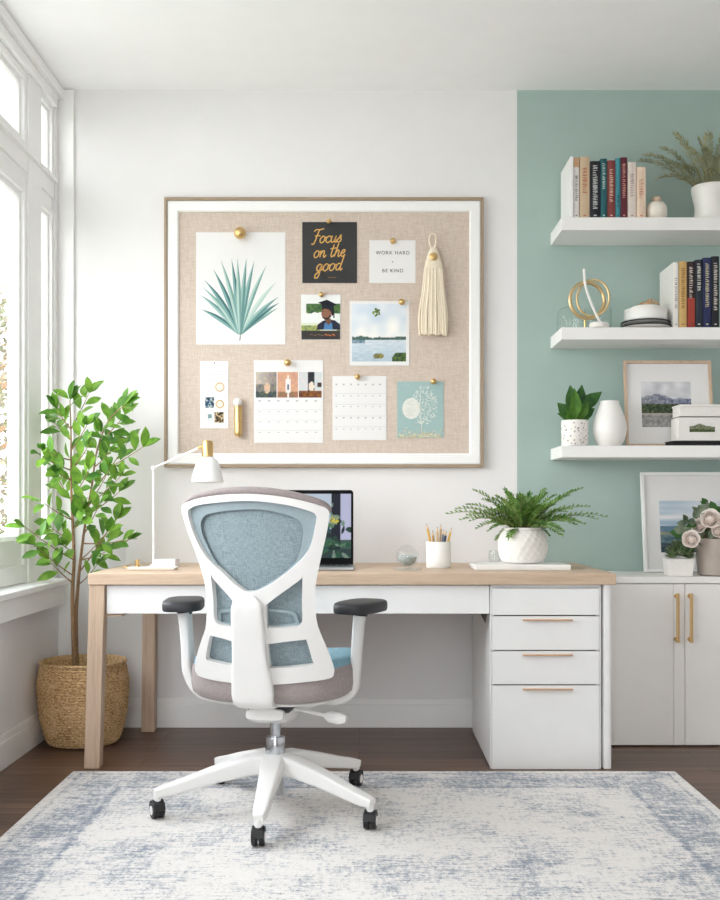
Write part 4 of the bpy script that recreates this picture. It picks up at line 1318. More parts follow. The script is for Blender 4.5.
# white slab under the fern
sy0, sy1 = 4.205 - ZB, 4.46 - ZB
t = MB().box((xat(474.8, sy0), sy0, DZ), (xat(571, sy0), sy1, DZ + .021)).build('marble_slab', 'white_marble', bevel=.003); tag(t, 'flat white slab under the fern pot', 'tray')
fz = DZ + .0215; fy = -.435; fx = xat(522.7, fy)
t = thing('potted_fern', 'spreading green fern in a round white carved pot on the slab', 'plant', (fx, fy, fz))
s_ = (ZB + fy) / F
pf = [(15, 564), (20, 562.5), (23.3, 556), (24.5, 548), (23.5, 540), (20.5, 533.5), (18.2, 531), (18.6, 529.2)]
po = [(r * s_, fz + (564 - y) * s_ * 1.02) for r, y in pf]
# carved lattice relief
dens = []
P3 = smoothpath([(r, z, 0) for r, z in po], 5)
po = [(p.x, p.y) for p in P3]


def carve(i, j):
    z = i / len(po)
    if z < .12 or z > .84: return 0
    a = j / 96 * 20; b = z * 8
    d1 = abs(((a + b) % 1) - .5); d2 = abs(((a - b * .6) % 1) - .5)
    return .0042 * max(max(0, 1 - d1 * 6), max(0, 1 - d2 * 6)) - .001


mb = MB(); mb.lathe(po + [(po[-1][0] - .006, po[-1][1]), (po[-1][0] - .008, po[-1][1] - .012), (.001, po[-1][1] - .014)], (fx, fy, 0), 96, jitter=lambda i, j: carve(i, j)); mb.build('pot', 'ceramic_matte', t, smooth=30)
ztop = po[-1][1] - .013
mb = MB(); mb.lathe([(po[-1][0] - .0075, ztop - .004), (po[-1][0] - .0085, ztop + .004), (.001, ztop + .008)], (fx, fy, 0), 24); mb.build('soil', 'soil', t)


def frond(st_, lf, p0, p1, p2, n, L, W, r=.0012, mi=0, droop=.3, pairs=True, tw=0):
    pts = [Vector(p0) * (1 - s) ** 2 + Vector(p1) * 2 * s * (1 - s) + Vector(p2) * s * s for s in [k / n for k in range(n + 1)]]
    st_.tube(pts, [r * (1 - .7 * k / n) for k in range(n + 1)], 5)
    for k in range(2, n + 1):
        p = pts[k]; t_ = (pts[k] - pts[k - 1]).normalized(); s = k / n
        sd = t_.cross(Vector((0, 0, 1)))
        if sd.length < .1: sd = t_.cross(Vector((0, 1, 0)))
        sd.normalize(); up = sd.cross(t_).normalized()
        ll = L * (.55 + .6 * math.sin(PI * min(1, s * .8 + .12))) * rnd(.85, 1.15)
        for q_ in ((-1, 1) if k < n else (0,)):
            d_ = t_ * rnd(.6, .9) + sd * q_ * rnd(.7, 1) + up * rnd(-.1, .5)
            lf.leaf(p, d_, up + sd * rnd(-.3, .3), ll, W * rnd(.8, 1.2), mi if isinstance(mi, int) else random.choice(mi), droop, .25, (0, .9, .8, 0))
        if k % 2 == 0: lf.leaf(p, t_ + up * rnd(.4, 1.0), sd, ll * .8, W, mi if isinstance(mi, int) else random.choice(mi), droop, .25, (0, .9, .8, 0))


random.seed(8)
st_, lf = MB(), MB()
org = Vector((fx, fy, ztop + .004))
tips = [(449, 514), (462, 520), (475, 491), (468, 505), (484, 500), (505, 490), (497, 497), (520, 496), (533, 502), (545, 490), (560, 500), (575, 491), (581, 489), (588, 507), (605, 517), (596, 519), (570, 521), (562, 531), (583, 524), (478, 528), (490, 530), (552, 505), (512, 505), (530, 494), (458, 509), (500, 524), (545, 526), (524, 524), (566, 512), (480, 514)]
for k in range(74):
    tx_, ty_ = tips[k % len(tips)]
    if k >= len(tips): tx_ = 523 + (tx_ - 523) * rnd(.35, .85); ty_ = ty_ + rnd(0, 16) if k % 2 else ty_ + rnd(4, 12)
    Y_ = fy + rnd(-.16, .14) if k >= len(tips) else fy + rnd(-.09, .1)
    e = at(tx_, ty_, Y_)
    a = org + Vector(((e.x - fx) * .12, (e.y - fy) * .3, 0))
    mid = a * .45 + e * .55 + Vector((0, 0, .03 + .035 * abs(e.x - fx) / .35))
    frond(st_, lf, a, mid, e, 26, .026, .0066, mi=(0, 0, 0, 1), droop=.15)
fo = lf.build('foliage', ['leaf_fern', 'leaf_mid'], t, smooth=0)
st_.build('stems', 'twig', fo)
# little glass votive beside the pot
vx, vy = xat(494.5, -.365), -.365
mb = MB(); mb.lathe([(.018, fz), (.024, fz + .003), (.026, fz + .025), (.022, fz + .05), (.020, fz + .05), (.0238, fz + .025), (.021, fz + .006), (.001, fz + .006)], (vx, vy, 0), 28)
tag(mb.build('glass_votive', 'thin_glass', smooth=60), 'tiny clear glass tucked beside the fern pot on the slab', 'glass')

# ================================================================ things on the shelves
def book(px0, px1, ytop, sh, yf, depth, cols, label, group, marks=None, cat='book'):
    """upright book, spine to the viewer: cover boards, page block and spine lettering marks"""
    z0 = SH[sh]; x0, x1 = xat(px0, yf) + .0006, xat(px1, yf) - .0006; z1 = zat(ytop, yf)
    cov, ink = cols
    t = thing('book', label, cat, ((x0 + x1) / 2, yf + depth / 2, z0), group)
    key = 'book_%d_%d_%d' % cov
    if key not in MATS: plain(key, c(*cov), .6, .04, 50)
    kt = 'ink_%d_%d_%d' % ink
    if kt not in MATS: plain(kt, c(*ink), .6, .03, 50)
    mb = MB(); th = min(.0028, (x1 - x0) * .2)
    mb.box((x0, yf + .003, z0), (x0 + th, yf + depth, z1)); mb.box((x1 - th, yf + .003, z0), (x1, yf + depth, z1))
    xm = [x0 + (x1 - x0) * k / 6 for k in range(7)]
    bot = [(x, yf + .0035 - .0035 * math.sin(PI * k / 6), z0) for k, x in enumerate(xm)]
    n = 7
    vs = bot + [(x, y, z1) for x, y, _ in bot] + [(x, yf + .006, z0) for x in xm] + [(x, yf + .006, z1) for x in xm]
    fs = [(k, k + 1, n + k + 1, n + k) for k in range(6)] + [(2 * n + k, 3 * n + k, 3 * n + k + 1, 2 * n + k + 1) for k in range(6)] + [(n + k, n + k + 1, 3 * n + k + 1, 3 * n + k) for k in range(6)] + [(k, 2 * n + k, 2 * n + k + 1, k + 1) for k in range(6)]
    mb.add(vs, fs)
    MB().box((x0 + th, yf + .0065, z0 + .004), (x1 - th, yf + depth - .004, z1 - .004)).build('page_block', 'paper_cream', t, smooth=0)
    if marks is not None:
        zc = z0 + (z1 - z0) * marks[0]; ze = z0 + (z1 - z0) * marks[1]; xc = (x0 + x1) / 2; w_ = (x1 - x0) * .24
        z = zc
        while z < ze:
            h_ = rnd(.004, .008)
            mb.box((xc - w_, yf - .0005, z), (xc + w_ * rnd(.2, 1), yf + .001, z + h_ * .38), 1)
            if random.random() < .7: mb.box((xc - w_ * rnd(.1, 1), yf - .0005, z + h_ * .5), (xc + w_, yf + .001, z + h_ * .8), 1)
            z += h_ + rnd(.0008, .003)
        mb.box((xc - w_ * .6, yf - .0005, z0 + .014), (xc + w_ * .6, yf + .001, z0 + .019), 1)
    mb.build('cover', [key, kt], t, smooth=30)
    return t


random.seed(31)
YF = 4.545 - ZB
g1 = 'book row on the uppermost shelf'
t = MB().box((xat(573.4, YF - .01) - .013, YF - .008, SH[0]), (xat(573.4, YF - .01), YF + .215, zat(157, YF))).build('slipcase', 'white_shelf', bevel=.0015)
tag(t, 'tall white board at the left end of the uppermost book row', 'bookend')
book(573.6, 579.3, 157.5, 0, YF, .17, ((230, 226, 222), (110, 100, 96)), 'thin white book with brown top beside the white board', g1, (.3, .7))
tb = MB(); tb.box((xat(573.6, YF) + .001, YF - .0012, zat(167, YF)), (xat(579.3, YF) - .001, YF + .004, zat(157.6, YF)))
tb.build('spine_band', 'bronze_pull', bpy.data.objects['book'], smooth=0)
book(579.8, 589.8, 156.8, 0, YF, .18, ((206, 182, 152), (176, 104, 62)), 'tan book with rust spine print on the uppermost shelf', g1, (.42, .82))
book(590.2, 600.3, 161, 0, YF, .18, ((30, 32, 38), (206, 208, 206)), 'black book with white spine print on the uppermost shelf', g1, (.18, .92))
book(600.6, 607.2, 158.5, 0, YF, .18, ((32, 92, 98), (190, 214, 210)), 'slim dark teal book between the black and brick-red books', g1, (.5, .92))
book(607.5, 615.4, 160.3, 0, YF, .18, ((128, 60, 58), (220, 190, 164)), 'brick-red book on the uppermost shelf', g1, (.3, .85))
book(615.7, 620.6, 158, 0, YF, .18, ((64, 138, 150), (30, 70, 78)), 'narrow lighter teal book beside the maroon book', g1, (.2, .4))
book(620.8, 627.4, 157.2, 0, YF, .18, ((92, 32, 46), (212, 150, 140)), 'maroon book on the uppermost shelf', g1, (.35, .9))
book(627.8, 636.2, 162, 0, YF, .18, ((226, 214, 204), (160, 140, 130)), 'pale cream book, taller of the two light ones at the right end', g1, (.4, .8))
book(636.6, 646, 167, 0, YF, .18, ((232, 208, 186), (196, 140, 104)), 'short peach book at the right end of the uppermost row', g1, (.4, .75))

# little stoppered vase
vy = 4.58 - ZB; vx = xat(656.6, vy); s_ = (ZB + vy) / F; b0 = SH[0]
t = thing('stoppered_jar', 'small round cream jar with a wooden stopper', 'jar', (vx, vy, b0))
mb = MB(); pr_ = [(6, 0), (8.8, 1.2), (10.2, 6), (10.4, 11), (9.4, 15.5), (6.6, 18.6), (4, 19.5), (.2, 19.6)]
mb.lathe([(r * s_, b0 + z * s_) for r, z in pr_], (vx, vy, 0), 36); mb.build('jar_body', 'ceramic_cream', t, smooth=60)
mb = MB(); mb.lathe([(3.6 * s_, b0 + 19.65 * s_), (4.2 * s_, b0 + 20.5 * s_), (4 * s_, b0 + 23.6 * s_), (3 * s_, b0 + 24.4 * s_)], (vx, vy, 0), 24); mb.build('stopper', 'oak_upright', t, smooth=40)

# feathery plant in a white waisted pot
vy = 4.60 - ZB; vx = xat(711, vy); s_ = (ZB + vy) / F
t = thing('potted_rosemary', 'feathery grey-green sprigs in white waisted pot on uppermost shelf', 'plant', (vx, vy, b0))
pr_ = [(14, 0), (15.8, 2), (16.4, 7), (15.8, 13), (16.4, 19), (18, 25), (19.2, 31), (19.2, 34.5), (18.4, 35.5), (17.4, 34.5), (17, 31), (.2, 31)]
mb = MB(); mb.lathe([(r * s_, b0 + z * s_) for r, z in pr_], (vx, vy, 0), 48); mb.build('pot', 'ceramic_white', t, smooth=60)
random.seed(17); st_, lf = MB(), MB(); org = Vector((vx, vy, b0 + 31.5 * s_))
tips = [(640, 161), (645, 155), (658, 179), (675, 134), (662, 148), (690, 150), (708, 134), (706, 150), (725, 128), (735, 150), (748, 140), (755, 160), (768, 170), (718, 158), (668, 164), (698, 140), (760, 182), (684, 168)]
for tx_, ty_ in tips:
    e = at(tx_, ty_, vy + rnd(-.06, .08)); a = org + Vector(((e.x - vx) * .15, rnd(-.03, .03), 0))
    m_ = a * .5 + e * .5 + Vector((0, 0, .07))
    frond(st_, lf, a, m_, e, 30, .032, .0062, mi=0, droop=.1)
fo = lf.build('foliage', ['leaf_olive'], t, smooth=0); st_.build('stems', 'twig', fo)

# ---- middle shelf
b1 = SH[1]
vy = 4.62 - ZB; s_ = (ZB + vy) / F
cx0 = xat(570, vy); r_ = 13 * s_
mb = MB(); mb.lathe([(r_, b1), (r_, b1 + 14 * s_), (r_ * .95, b1 + 18 * s_), (r_ * .75, b1 + 22 * s_), (r_ * .35, b1 + 24.5 * s_), (.001, b1 + 25 * s_)], (cx0, vy, 0), 40, cap0=False)
tag(mb.build('glass_dome', 'thin_glass', smooth=60), 'low clear glass dome at the left end of the middle shelf', 'glass dome')
vy2 = 4.66 - ZB; s2 = (ZB + vy2) / F
mb = MB(); r2 = 13.5 * s2; cx1 = xat(598, vy2); mb.lathe([(r2, b1), (r2, b1 + 24 * s2), (r2 - .0025, b1 + 24 * s2), (r2 - .0025, b1 + .004), (.001, b1 + .004)], (cx1, vy2, 0), 40)
tag(mb.build('glass_tumbler', 'thin_glass', smooth=50), 'clear straight-sided glass behind the gold ring ornament', 'glass')
# ring ornament
vy = 4.535 - ZB; s_ = (ZB + vy) / F
t = thing('ring_ornament', 'gold double ring ornament crossed by a white rod on a white foot', 'ornament', (xat(590, vy), vy, b1))


def ring(cx, cy, rx, rz, tilt, y0, r):
    P = []
    for j in range(56):
        a = 2 * PI * j / 56; p = Vector((rx * math.cos(a), 0, rz * math.sin(a))) * s_
        p = Matrix.Rotation(tilt, 3, 'Z') @ p
        P.append(at(cx, cy, vy) + p + Vector((0, y0, 0)))
    mb = MB(); mb.tube(P, r, 12, closed=True, up=(0, 1, 0)); return mb


ring(587.0, 300.5, 17.8, 18, .15, 0, .0082).build('ring', 'pale_brass', t, smooth=60)
mb = ring(593.6, 297.6, 15.8, 18.2, -.25, .012, .0055)
mb.build('ring', 'pale_brass', t, smooth=60)
mb = MB(); mb.tube(smoothpath([at(584, 269, vy - .012), at(585.2, 284, vy - .012), at(590, 300, vy - .012), at(596, 314, vy - .008), at(600.5, 322.5, vy)], 5), .0058, 12); mb.build('rod', 'ceramic_white', t)
mb = MB(); p = at(599, 322, vy); mb.lathe([(.040, b1), (.042, b1 + .004), (.042, b1 + .018), (.038, b1 + .022), (.001, b1 + .023)], (p.x, vy, 0), 32); mb.build('foot', 'ceramic_matte', t, smooth=40)
mb = MB(); p = at(585, 319, vy); mb.lathe([(.005, b1), (.005, zat(317.5, vy))], (p.x, vy, 0), 10); mb.build('peg', 'brass', t)
# plates and lidded dish
vy = 4.60 - ZB; s_ = (ZB + vy) / F; px_ = xat(645.5, vy)
for k, (r, z, lab, edge) in enumerate(((25.0, 0, 'white plate with a black rim, lower of two', 'plinth_black'), (24.0, 4.2, 'white plate with a black rim, upper, under the lidded dish', 'plinth_black'))):
    t = thing('plate', lab, 'plate', (px_, vy, b1 + z * s_), 'black rimmed plates')
    zz = b1 + z * s_ + .0003
    mb = MB(); mb.lathe([(r * .6 * s_, zz), (r * .97 * s_, zz + 2.4 * s_), (r * .97 * s_, zz + 3.0 * s_), (r * .6 * s_, zz + 2.4 * s_ * .5 + .008), (.001, zz + .0152)], (px_, vy, 0), 48); mb.build('dish', 'ceramic_white', t, smooth=40)
    mb = MB(); mb.lathe([(r * .972 * s_, zz + 2.5 * s_), (r * s_, zz + 2.8 * s_), (r * s_, zz + 3.6 * s_), (r * .97 * s_, zz + 3.7 * s_)], (px_, vy, 0), 48); mb.build('rim', edge, t)
z0 = b1 + 8.4 * s_
t = thing('lidded_dish', 'round white lidded dish with a gold knot on top, on the plates', 'dish', (px_, vy, z0))
mb = MB(); mb.lathe([(19.8 * s_, z0), (21 * s_, z0 + 1 * s_), (21 * s_, z0 + 8 * s_), (20.6 * s_, z0 + 9 * s_), (.001, z0 + 9.2 * s_)], (px_, vy, 0), 48); mb.build('dish_body', 'white_marble', t, smooth=40)
mb = MB(); mb.lathe([(21.2 * s_, z0 + 8.9 * s_), (21.3 * s_, z0 + 11 * s_), (20.4 * s_, z0 + 12.2 * s_), (14.5 * s_, z0 + 12.4 * s_), (14.3 * s_, z0 + 14.6 * s_), (13 * s_, z0 + 15.3 * s_), (.001, z0 + 15.4 * s_)], (px_, vy, 0), 48); mb.build('lid', 'ceramic_white', t, smooth=40)
zk = z0 + 15.6 * s_; K = [(-7, 0), (-3, 2.5), (1, .8), (4, 4.4), (7, 5), (9, 3), (5, 1.2), (1, 3.4), (5, 5.5), (11, 1.5), (12.5, .6)]
mb = MB(); mb.tube(smoothpath([(px_ + a * s_, vy - .012 + .008 * math.sin(i * 1.9), zk + b * s_ + .0045) for i, (a, b) in enumerate(K)], 5), .0042, 10); mb.build('gold_knot', 'bronze_pull', t, smooth=60)
# books
g2 = 'book row on the middle shelf'; YF = 4.535 - ZB; random.seed(41)
book(673.2, 678.8, 262.3, 1, YF, .21, ((234, 231, 226), (150, 140, 132)), 'large white book, first in the middle shelf row', g2, (.3, .75))
book(679.2, 687.0, 261.2, 1, YF, .18, ((206, 170, 108), (150, 108, 60)), 'golden tan book on the middle shelf', g2, (.3, .9))
tt = book(687.4, 695.0, 261.5, 1, YF, .18, ((48, 34, 34), (216, 206, 196)), 'two-tone book, black above and red below, on the middle shelf', g2, (.45, .92))
tb = MB(); tb.box((xat(687.4, YF) + .0008, YF - .0005, SH[1] + .002), (xat(695, YF) - .0008, YF + .004, zat(298, YF))); plain('book_red', c(160, 62, 50), .6); tb.build('red_lower_spine', 'book_red', tt, smooth=0)
book(695.4, 702.8, 259.6, 1, YF, .18, ((36, 44, 56), (216, 216, 206)), 'charcoal book with pale top print, between two-tone and navy books', g2, (.55, .95))
book(703.2, 711.4, 257.6, 1, YF, .18, ((36, 44, 86), (206, 196, 160)), 'navy book with pale spine print on the middle shelf', g2, (.3, .92))
book(711.8, 719.4, 256.2, 1, YF, .18, ((28, 30, 38), (212, 206, 196)), 'tallest black book near the photo edge on the middle shelf', g2, (.25, .92))


# ---- lowest shelf
b2 = SH[2]


def pot_leafy(t, lf, org, n, spread, up, L, W, mats_n, droop=.5):
    for k in range(n):
        a = 2 * PI * k * .382 + rnd(-.3, .3); el = rnd(.2, 1.25)
        d_ = Vector((math.cos(a) * math.cos(el), math.sin(a) * math.cos(el), math.sin(el)))
        b_ = org + Vector((d_.x * spread * .3, d_.y * spread * .3, rnd(0, up)))
        lf.leaf(b_ + d_ * .008, d_, Vector((0, 0, 1)) - d_ * .3, L * rnd(.75, 1.15), W * rnd(.8, 1.15), random.randrange(mats_n), droop, .3, (0, .6, .98, .95, .6, .2, 0))


vy = 4.56 - ZB; s_ = (ZB + vy) / F; vx = xat(574.7, vy)
t = thing('potted_plant', 'broad-leaved green plant in a speckled white pot on the lowest shelf', 'plant', (vx, vy, b2))
mb = MB(); mb.lathe([(12.6 * s_, b2), (13.2 * s_, b2 + .004), (13.4 * s_, b2 + 24.5 * s_), (13 * s_, b2 + 25.5 * s_), (12 * s_, b2 + 25.2 * s_), (11.8 * s_, b2 + 22 * s_), (.001, b2 + 22 * s_)], (vx, vy, 0), 40); mb.build('pot', 'speckled_pot', t, smooth=50)
random.seed(14); lf, st_ = MB(), MB()
for bx_, by_, tx_, ty_, w_ in ((575, 415, 570, 384.5, 15), (577, 412, 583, 384.5, 14), (579, 410, 602, 391, 15), (572, 418, 557.5, 402.5, 13), (572, 420, 557.5, 412.5, 11), (578, 418, 595, 408, 13), (575, 418, 567, 398, 15), (577, 418, 588, 402, 14), (574, 419, 577, 396, 14), (572, 420, 563, 418, 12), (579, 420, 590, 416, 12), (576, 420, 582, 408, 13), (574, 421, 569, 410, 13), (576, 419, 575, 388, 12)):
    yy = vy + rnd(-.04, .03); a = Vector((vx + rnd(-.015, .015), vy + rnd(-.01, .01), b2 + 22 * s_)); b_ = at(bx_, by_, yy); e = at(tx_, ty_, yy + rnd(-.02, .02))
    st_.tube([a, a * .5 + b_ * .5 + Vector((0, 0, .005)), b_], .0018, 6)
    n_ = Vector((rnd(-.5, .5), -1, rnd(.1, .8)))
    lf.leaf(b_, e - b_, n_, (e - b_).length, w_ * s_ * .95, random.randrange(2), .08, .22, (0, .55, .92, 1, .8, .42, 0))
fo = lf.build('foliage', ['leaf_dark', 'leaf_mid'], t, smooth=0); st_.build('stems', 'twig', fo)

vy = 4.565 - ZB; s_ = (ZB + vy) / F; vx = xat(609.6, vy)
pr_ = [(9, 0), (11.5, .6), (14.5, 6), (16.4, 14), (16.6, 20), (15, 28), (12, 36), (9.6, 42), (9.3, 44.4), (8.7, 45), (8, 44.4), (8, 40), (.1, 38)]
mb = MB(); mb.lathe([(p.x * s_, b2 + p.y * s_) for p in smoothpath([(a, b, 0) for a, b in pr_], 3)], (vx, vy, 0), 48)
tag(mb.build('vase', 'ceramic_white', smooth=60), 'smooth white egg-shaped vase beside the speckled pot', 'vase')


def picture(name, label, x0, x1, ytop, z0, y_bot, lean, fr_w, frame_mat, pr_px, fn, group=None, depth=.018, nres=(60, 54), right=None):
    """framed picture leaning back: measured at the plane y_bot, tilted about its foot"""
    X0, X1 = xat(x0, y_bot), xat(x1, y_bot); hgt = (zat(ytop, y_bot + lean) - z0)
    t = thing(name, label, 'framed picture', ((X0 + X1) / 2, y_bot, z0), group)
    T = Matrix.Translation((0, y_bot, z0)) @ Matrix.Rotation(-math.atan2(lean, hgt), 4, 'X')
    L = hgt / math.cos(math.atan2(lean, hgt))
    def put(mb, nm, mat, par, bev=0):
        mb.v = [tuple(T @ Vector(v_)) for v_ in mb.v]
        return mb.build(nm, mat, par, smooth=20, bevel=bev)
    mb = MB(); mitred(mb, X0, X1, 0, L, [(0, 0), (0, -depth), (fr_w, -depth), (fr_w, 0)]); put(mb, 'frame', frame_mat, t, .001)
    put(MB().box((X0 + fr_w * .9, -depth * .35, fr_w * .9), (X1 - fr_w * .9, -depth * .1, L - fr_w * .9)), 'mat_board', 'paper_white', t)
    a0, a1, c0, c1 = pr_px
    P0, P1 = xat(a0, y_bot), xat(a1, y_bot); q0, q1 = (zat(c1, y_bot) - z0), (zat(c0, y_bot) - z0)
    mb = MB(); mb.canvas((P0, -depth * .35 - .0006, q0), (P1 - P0, 0, 0), (0, 0, q1 - q0), nres[0], nres[1], fn); put(mb, 'photo_print', 'printed_paper', t)
    return t


def f_mtn(u, v):
    y = 1 - v; n_ = hsh(u, v, 6, 2); m_ = hsh(u, v, 20, 4); b = hsh(u * .5, v, 40, 9)
    ridge = .36 - .10 * math.exp(-((u - .3) / .2) ** 2) - .03 * hsh(u, 0, 7) + .02 * u
    if y < ridge: return (206 + 30 * n_, 206 + 28 * n_, 210 + 26 * n_)
    if y < .50: return (138 + 60 * m_ - 20 * u, 140 + 56 * m_ - 16 * u, 148 + 50 * m_)
    if y < .70: return (66 + 60 * m_, 78 + 56 * m_, 56 + 40 * m_)
    if y < .74: return (176, 170, 160)
    return (150 + 60 * b, 148 + 58 * b, 148 + 56 * b)


picture('framed_picture', 'wood framed black-and-green mountain lake photo with wide white mat on lowest shelf', 625.5, 713.5, 361.5, b2, 4.655 - ZB, .05, .012, 'oak_upright', (642.5, 692.5, 380.5, 427), f_mtn)

vy0 = 4.515 - ZB
# dark book, box and lid at the right end
t = thing('black_book', 'thin black book lying flat under the white boxes', 'book', (xat(720, vy0), vy0 + .1, b2))
z_ = lambda y: zat(y, vy0)
x0 = xat(672.5, vy0); mb = MB(); mb.box((x0, vy0, b2), (x0 + .24, vy0 + .12, b2 + .003)); mb.box((x0, vy0, b2 + .017), (x0 + .24, vy0 + .12, b2 + .020)); mb.box((x0 + .236, vy0, b2), (x0 + .24, vy0 + .12, b2 + .020)); mb.build('cover', 'card_black', t)
MB().box((x0 + .004, vy0 + .003, b2 + .0032), (x0 + .2355, vy0 + .117, b2 + .0168)).build('page_block', 'plinth_black', t, smooth=0)
t = thing('storage_box', 'lower white box with a little landscape picture on its front', 'box', (xat(720, vy0), vy0 + .07, b2 + .0205), 'white boxes on the lowest shelf')
x0 = xat(678.4, vy0); zb_, zt_ = b2 + .0205, z_(417.2)
MB().box((x0, vy0 + .004, zb_), (x0 + .215, vy0 + .112, zt_)).build('box_body', 'ceramic_matte', t, bevel=.003)


def f_lab(u, v):
    y = 1 - v; m_ = hsh(u, v, 12, 3)
    if y < .42 - .3 * math.exp(-((u - .4) / .22) ** 2): return (226, 226, 222)
    if y < .75: return (110 + 70 * m_, 114 + 70 * m_, 90 + 50 * m_)
    return (70 + 60 * m_, 84 + 60 * m_, 50)


mb = MB(); A, B_ = at(689.5, 432, vy0 + .0034), at(715, 422.6, vy0 + .0034); mb.canvas(A, (B_.x - A.x, 0, 0), (0, 0, B_.z - A.z), 26, 12, f_lab); mb.build('picture_label', 'printed_paper', t, smooth=0)
MB().box((x0 + .006, vy0 + .010, zt_ + .0004), (x0 + .218, vy0 + .108, zt_ + .0035)).build('seam', 'groove_dark', t, smooth=0)
t = thing('storage_box', 'upper shallow white box, topmost of its stack', 'box', (xat(722, vy0), vy0 + .07, zt_ + .004), 'white boxes on the lowest shelf')
x0 = xat(680, vy0); MB().box((x0, vy0 + .002, zt_ + .004), (x0 + .225, vy0 + .112, z_(406.4))).build('box_body', 'ceramic_matte', t, bevel=.003)
MB().box((x0 - .002, vy0 - .001, z_(406.4) + .0002), (x0 + .227, vy0 + .114, z_(404.4))).build('lid', 'ceramic_white', t, bevel=.001)

# ================================================================ on the low cabinet
CZ = CT + .0005


def f_sea(u, v):
    y = 1 - v; n_ = hsh(u * .6, v * 1.6, 5, 2); m_ = hsh(u, v, 16, 6)
    if y < .50:
        k_ = max(0, min(1.2, .55 + 1.3 * hsh(u * .35, v * 2.2, 4, 3) + .3 * n_))
        return (160 + 62 * k_, 184 + 40 * k_, 202 + 26 * k_)
    if y < .60: return (96 + 24 * m_, 126 + 20 * m_, 148 + 14 * m_)
    if y < .66 and u < .3: return (150 + 40 * m_, 152 + 30 * m_, 126)
    if y < .82: return (98 + 50 * m_, 122 + 44 * m_, 130 + 36 * m_)
    return (58 + 40 * m_, 74 + 40 * m_, 84 + 30 * m_)


picture('framed_picture', 'large white framed seascape photo leaning on the green wall behind the roses', 643.6, 752, 473, CZ, 4.68 - ZB, .07, .013, 'trim_paint', (661.5, 735, 500, 552.5), f_sea, depth=.022)

# square planter with succulents
vy = 4.475 - ZB; s_ = (ZB + vy) / F
x0, x1 = xat(667.5, vy - .05), xat(695, vy - .05); zt_ = zat(558.8, vy - .05); xm = (x0 + x1) / 2; hw = (x1 - x0) / 2
t = thing('succulent_planter', 'white square planter of small green succulents before the seascape', 'plant', (xm, vy, CZ))
mb = MB()
sq = lambda h, z: [(xm - h, vy - h * .8, z), (xm + h, vy - h * .8, z), (xm + h, vy + h * .55, z), (xm - h, vy + h * .55, z)]
mb.rings([sq(hw * .88, CZ), sq(hw, zt_), sq(hw * .9, zt_), sq(hw * .88, zt_ - .012)]); mb.build('pot', 'ceramic_matte', t, smooth=20, bevel=.002)
random.seed(9); lf = MB()
for cx, cy, dy, R_ in ((672, 553, -.03, 8), (681, 551, -.035, 9), (689, 553, -.03, 8), (676, 547, .01, 9), (685, 546, .01, 9), (670, 549, 0, 7), (690, 548, 0, 7), (681, 543, .02, 8), (675, 543, .02, 7)):
    o_ = at(cx, cy + 5, vy + dy)
    for k in range(20):
        a = k * 2.4; el = .05 + 1.25 * k / 20
        d_ = Vector((math.cos(a) * math.cos(el), math.sin(a) * math.cos(el), math.sin(el)))
        lf.leaf(o_, d_, Vector((0, 0, 1)), R_ * s_ * rnd(1.0, 1.35), R_ * s_ * .6, 0 if random.random() < .7 else 1, -.12, .3, (.2, .7, 1, .8, 0))
fo = lf.build('foliage', ['leaf_succulent', 'leaf_grey'], t, smooth=0)
MB().rings([sq(hw * .87, zt_ - .014), sq(hw * .87, zt_ - .008)]).build('soil', 'soil', t, smooth=0)

# taupe pot of pale roses
vy = 4.49 - ZB; s_ = (ZB + vy) / F; vx = xat(719, vy)
t = thing('potted_roses', 'pale roses and round leaves in a taupe glazed pot on the cabinet', 'plant', (vx, vy, CZ))
hh = (zat(538.5, vy) - CZ) / s_
pr_ = [(18, 0), (20.5, 1), (21.8, hh * .4), (22.8, hh * .85), (23, hh), (22, hh + .4), (21.2, hh - .6), (20.8, hh - 4), (.1, hh - 4)]
mb = MB(); mb.lathe([(r * s_, CZ + z * s_) for r, z in pr_], (vx, vy, 0), 56); mb.build('pot', 'ceramic_taupe', t, smooth=50)
mb = MB(); mb.lathe([(20.5 * s_, CZ + (hh - 5) * s_), (20.5 * s_, CZ + (hh - 3.5) * s_), (.001, CZ + (hh - 2.5) * s_)], (vx, vy, 0), 24); mb.build('soil', 'soil', t)
random.seed(27); lf = MB(); st_ = MB(); org = Vector((vx, vy, CZ + (hh - 3) * s_))


def rose(ctr, R_, face):
    """overlapping petals cupped round a closed bud, outer ones opening"""
    mb = MB(); face = Vector(face).normalized(); a = face.orthogonal().normalized(); b = face.cross(a)
    for layer, (rho, top, n_, lip) in enumerate(((.34, 14, 3, .05), (.50, 32, 3, .10), (.68, 46, 4, .15), (.86, 60, 5, .22), (1.0, 78, 5, .34))):
        for k in range(n_):
            th0 = 2 * PI * k / n_ + layer * .9; vs = []; fs = []; NU, NV = 8, 7
            for i in range(NV):
                s = i / (NV - 1); ph = math.radians(125 + (top - 125) * s)
                half = PI / n_ * 1.45 * (.5 + .5 * math.sin(PI * (.1 + .62 * s)))
                for j in range(NU):
                    w_ = (j / (NU - 1) - .5) * 2; edge = 1 - .18 * w_ * w_ * s
                    rr = R_ * rho * (1 + .05 * w_) * edge
                    lp = R_ * lip * s ** 5
                    vs.append(ctr + (a * math.cos(th0 + w_ * half) + b * math.sin(th0 + w_ * half)) * (rr * math.sin(ph) + lp) + face * (rr * math.cos(ph) * .85 - lp * .2))
            for i in range(NV - 1):
                for j in range(NU - 1):
                    q_ = i * NU + j; fs.append((q_, q_ + 1, q_ + NU + 1, q_ + NU))
            mb.add(vs, fs)
    mb.ball(ctr + face * R_ * .05, R_ * .27, 12)
    return mb


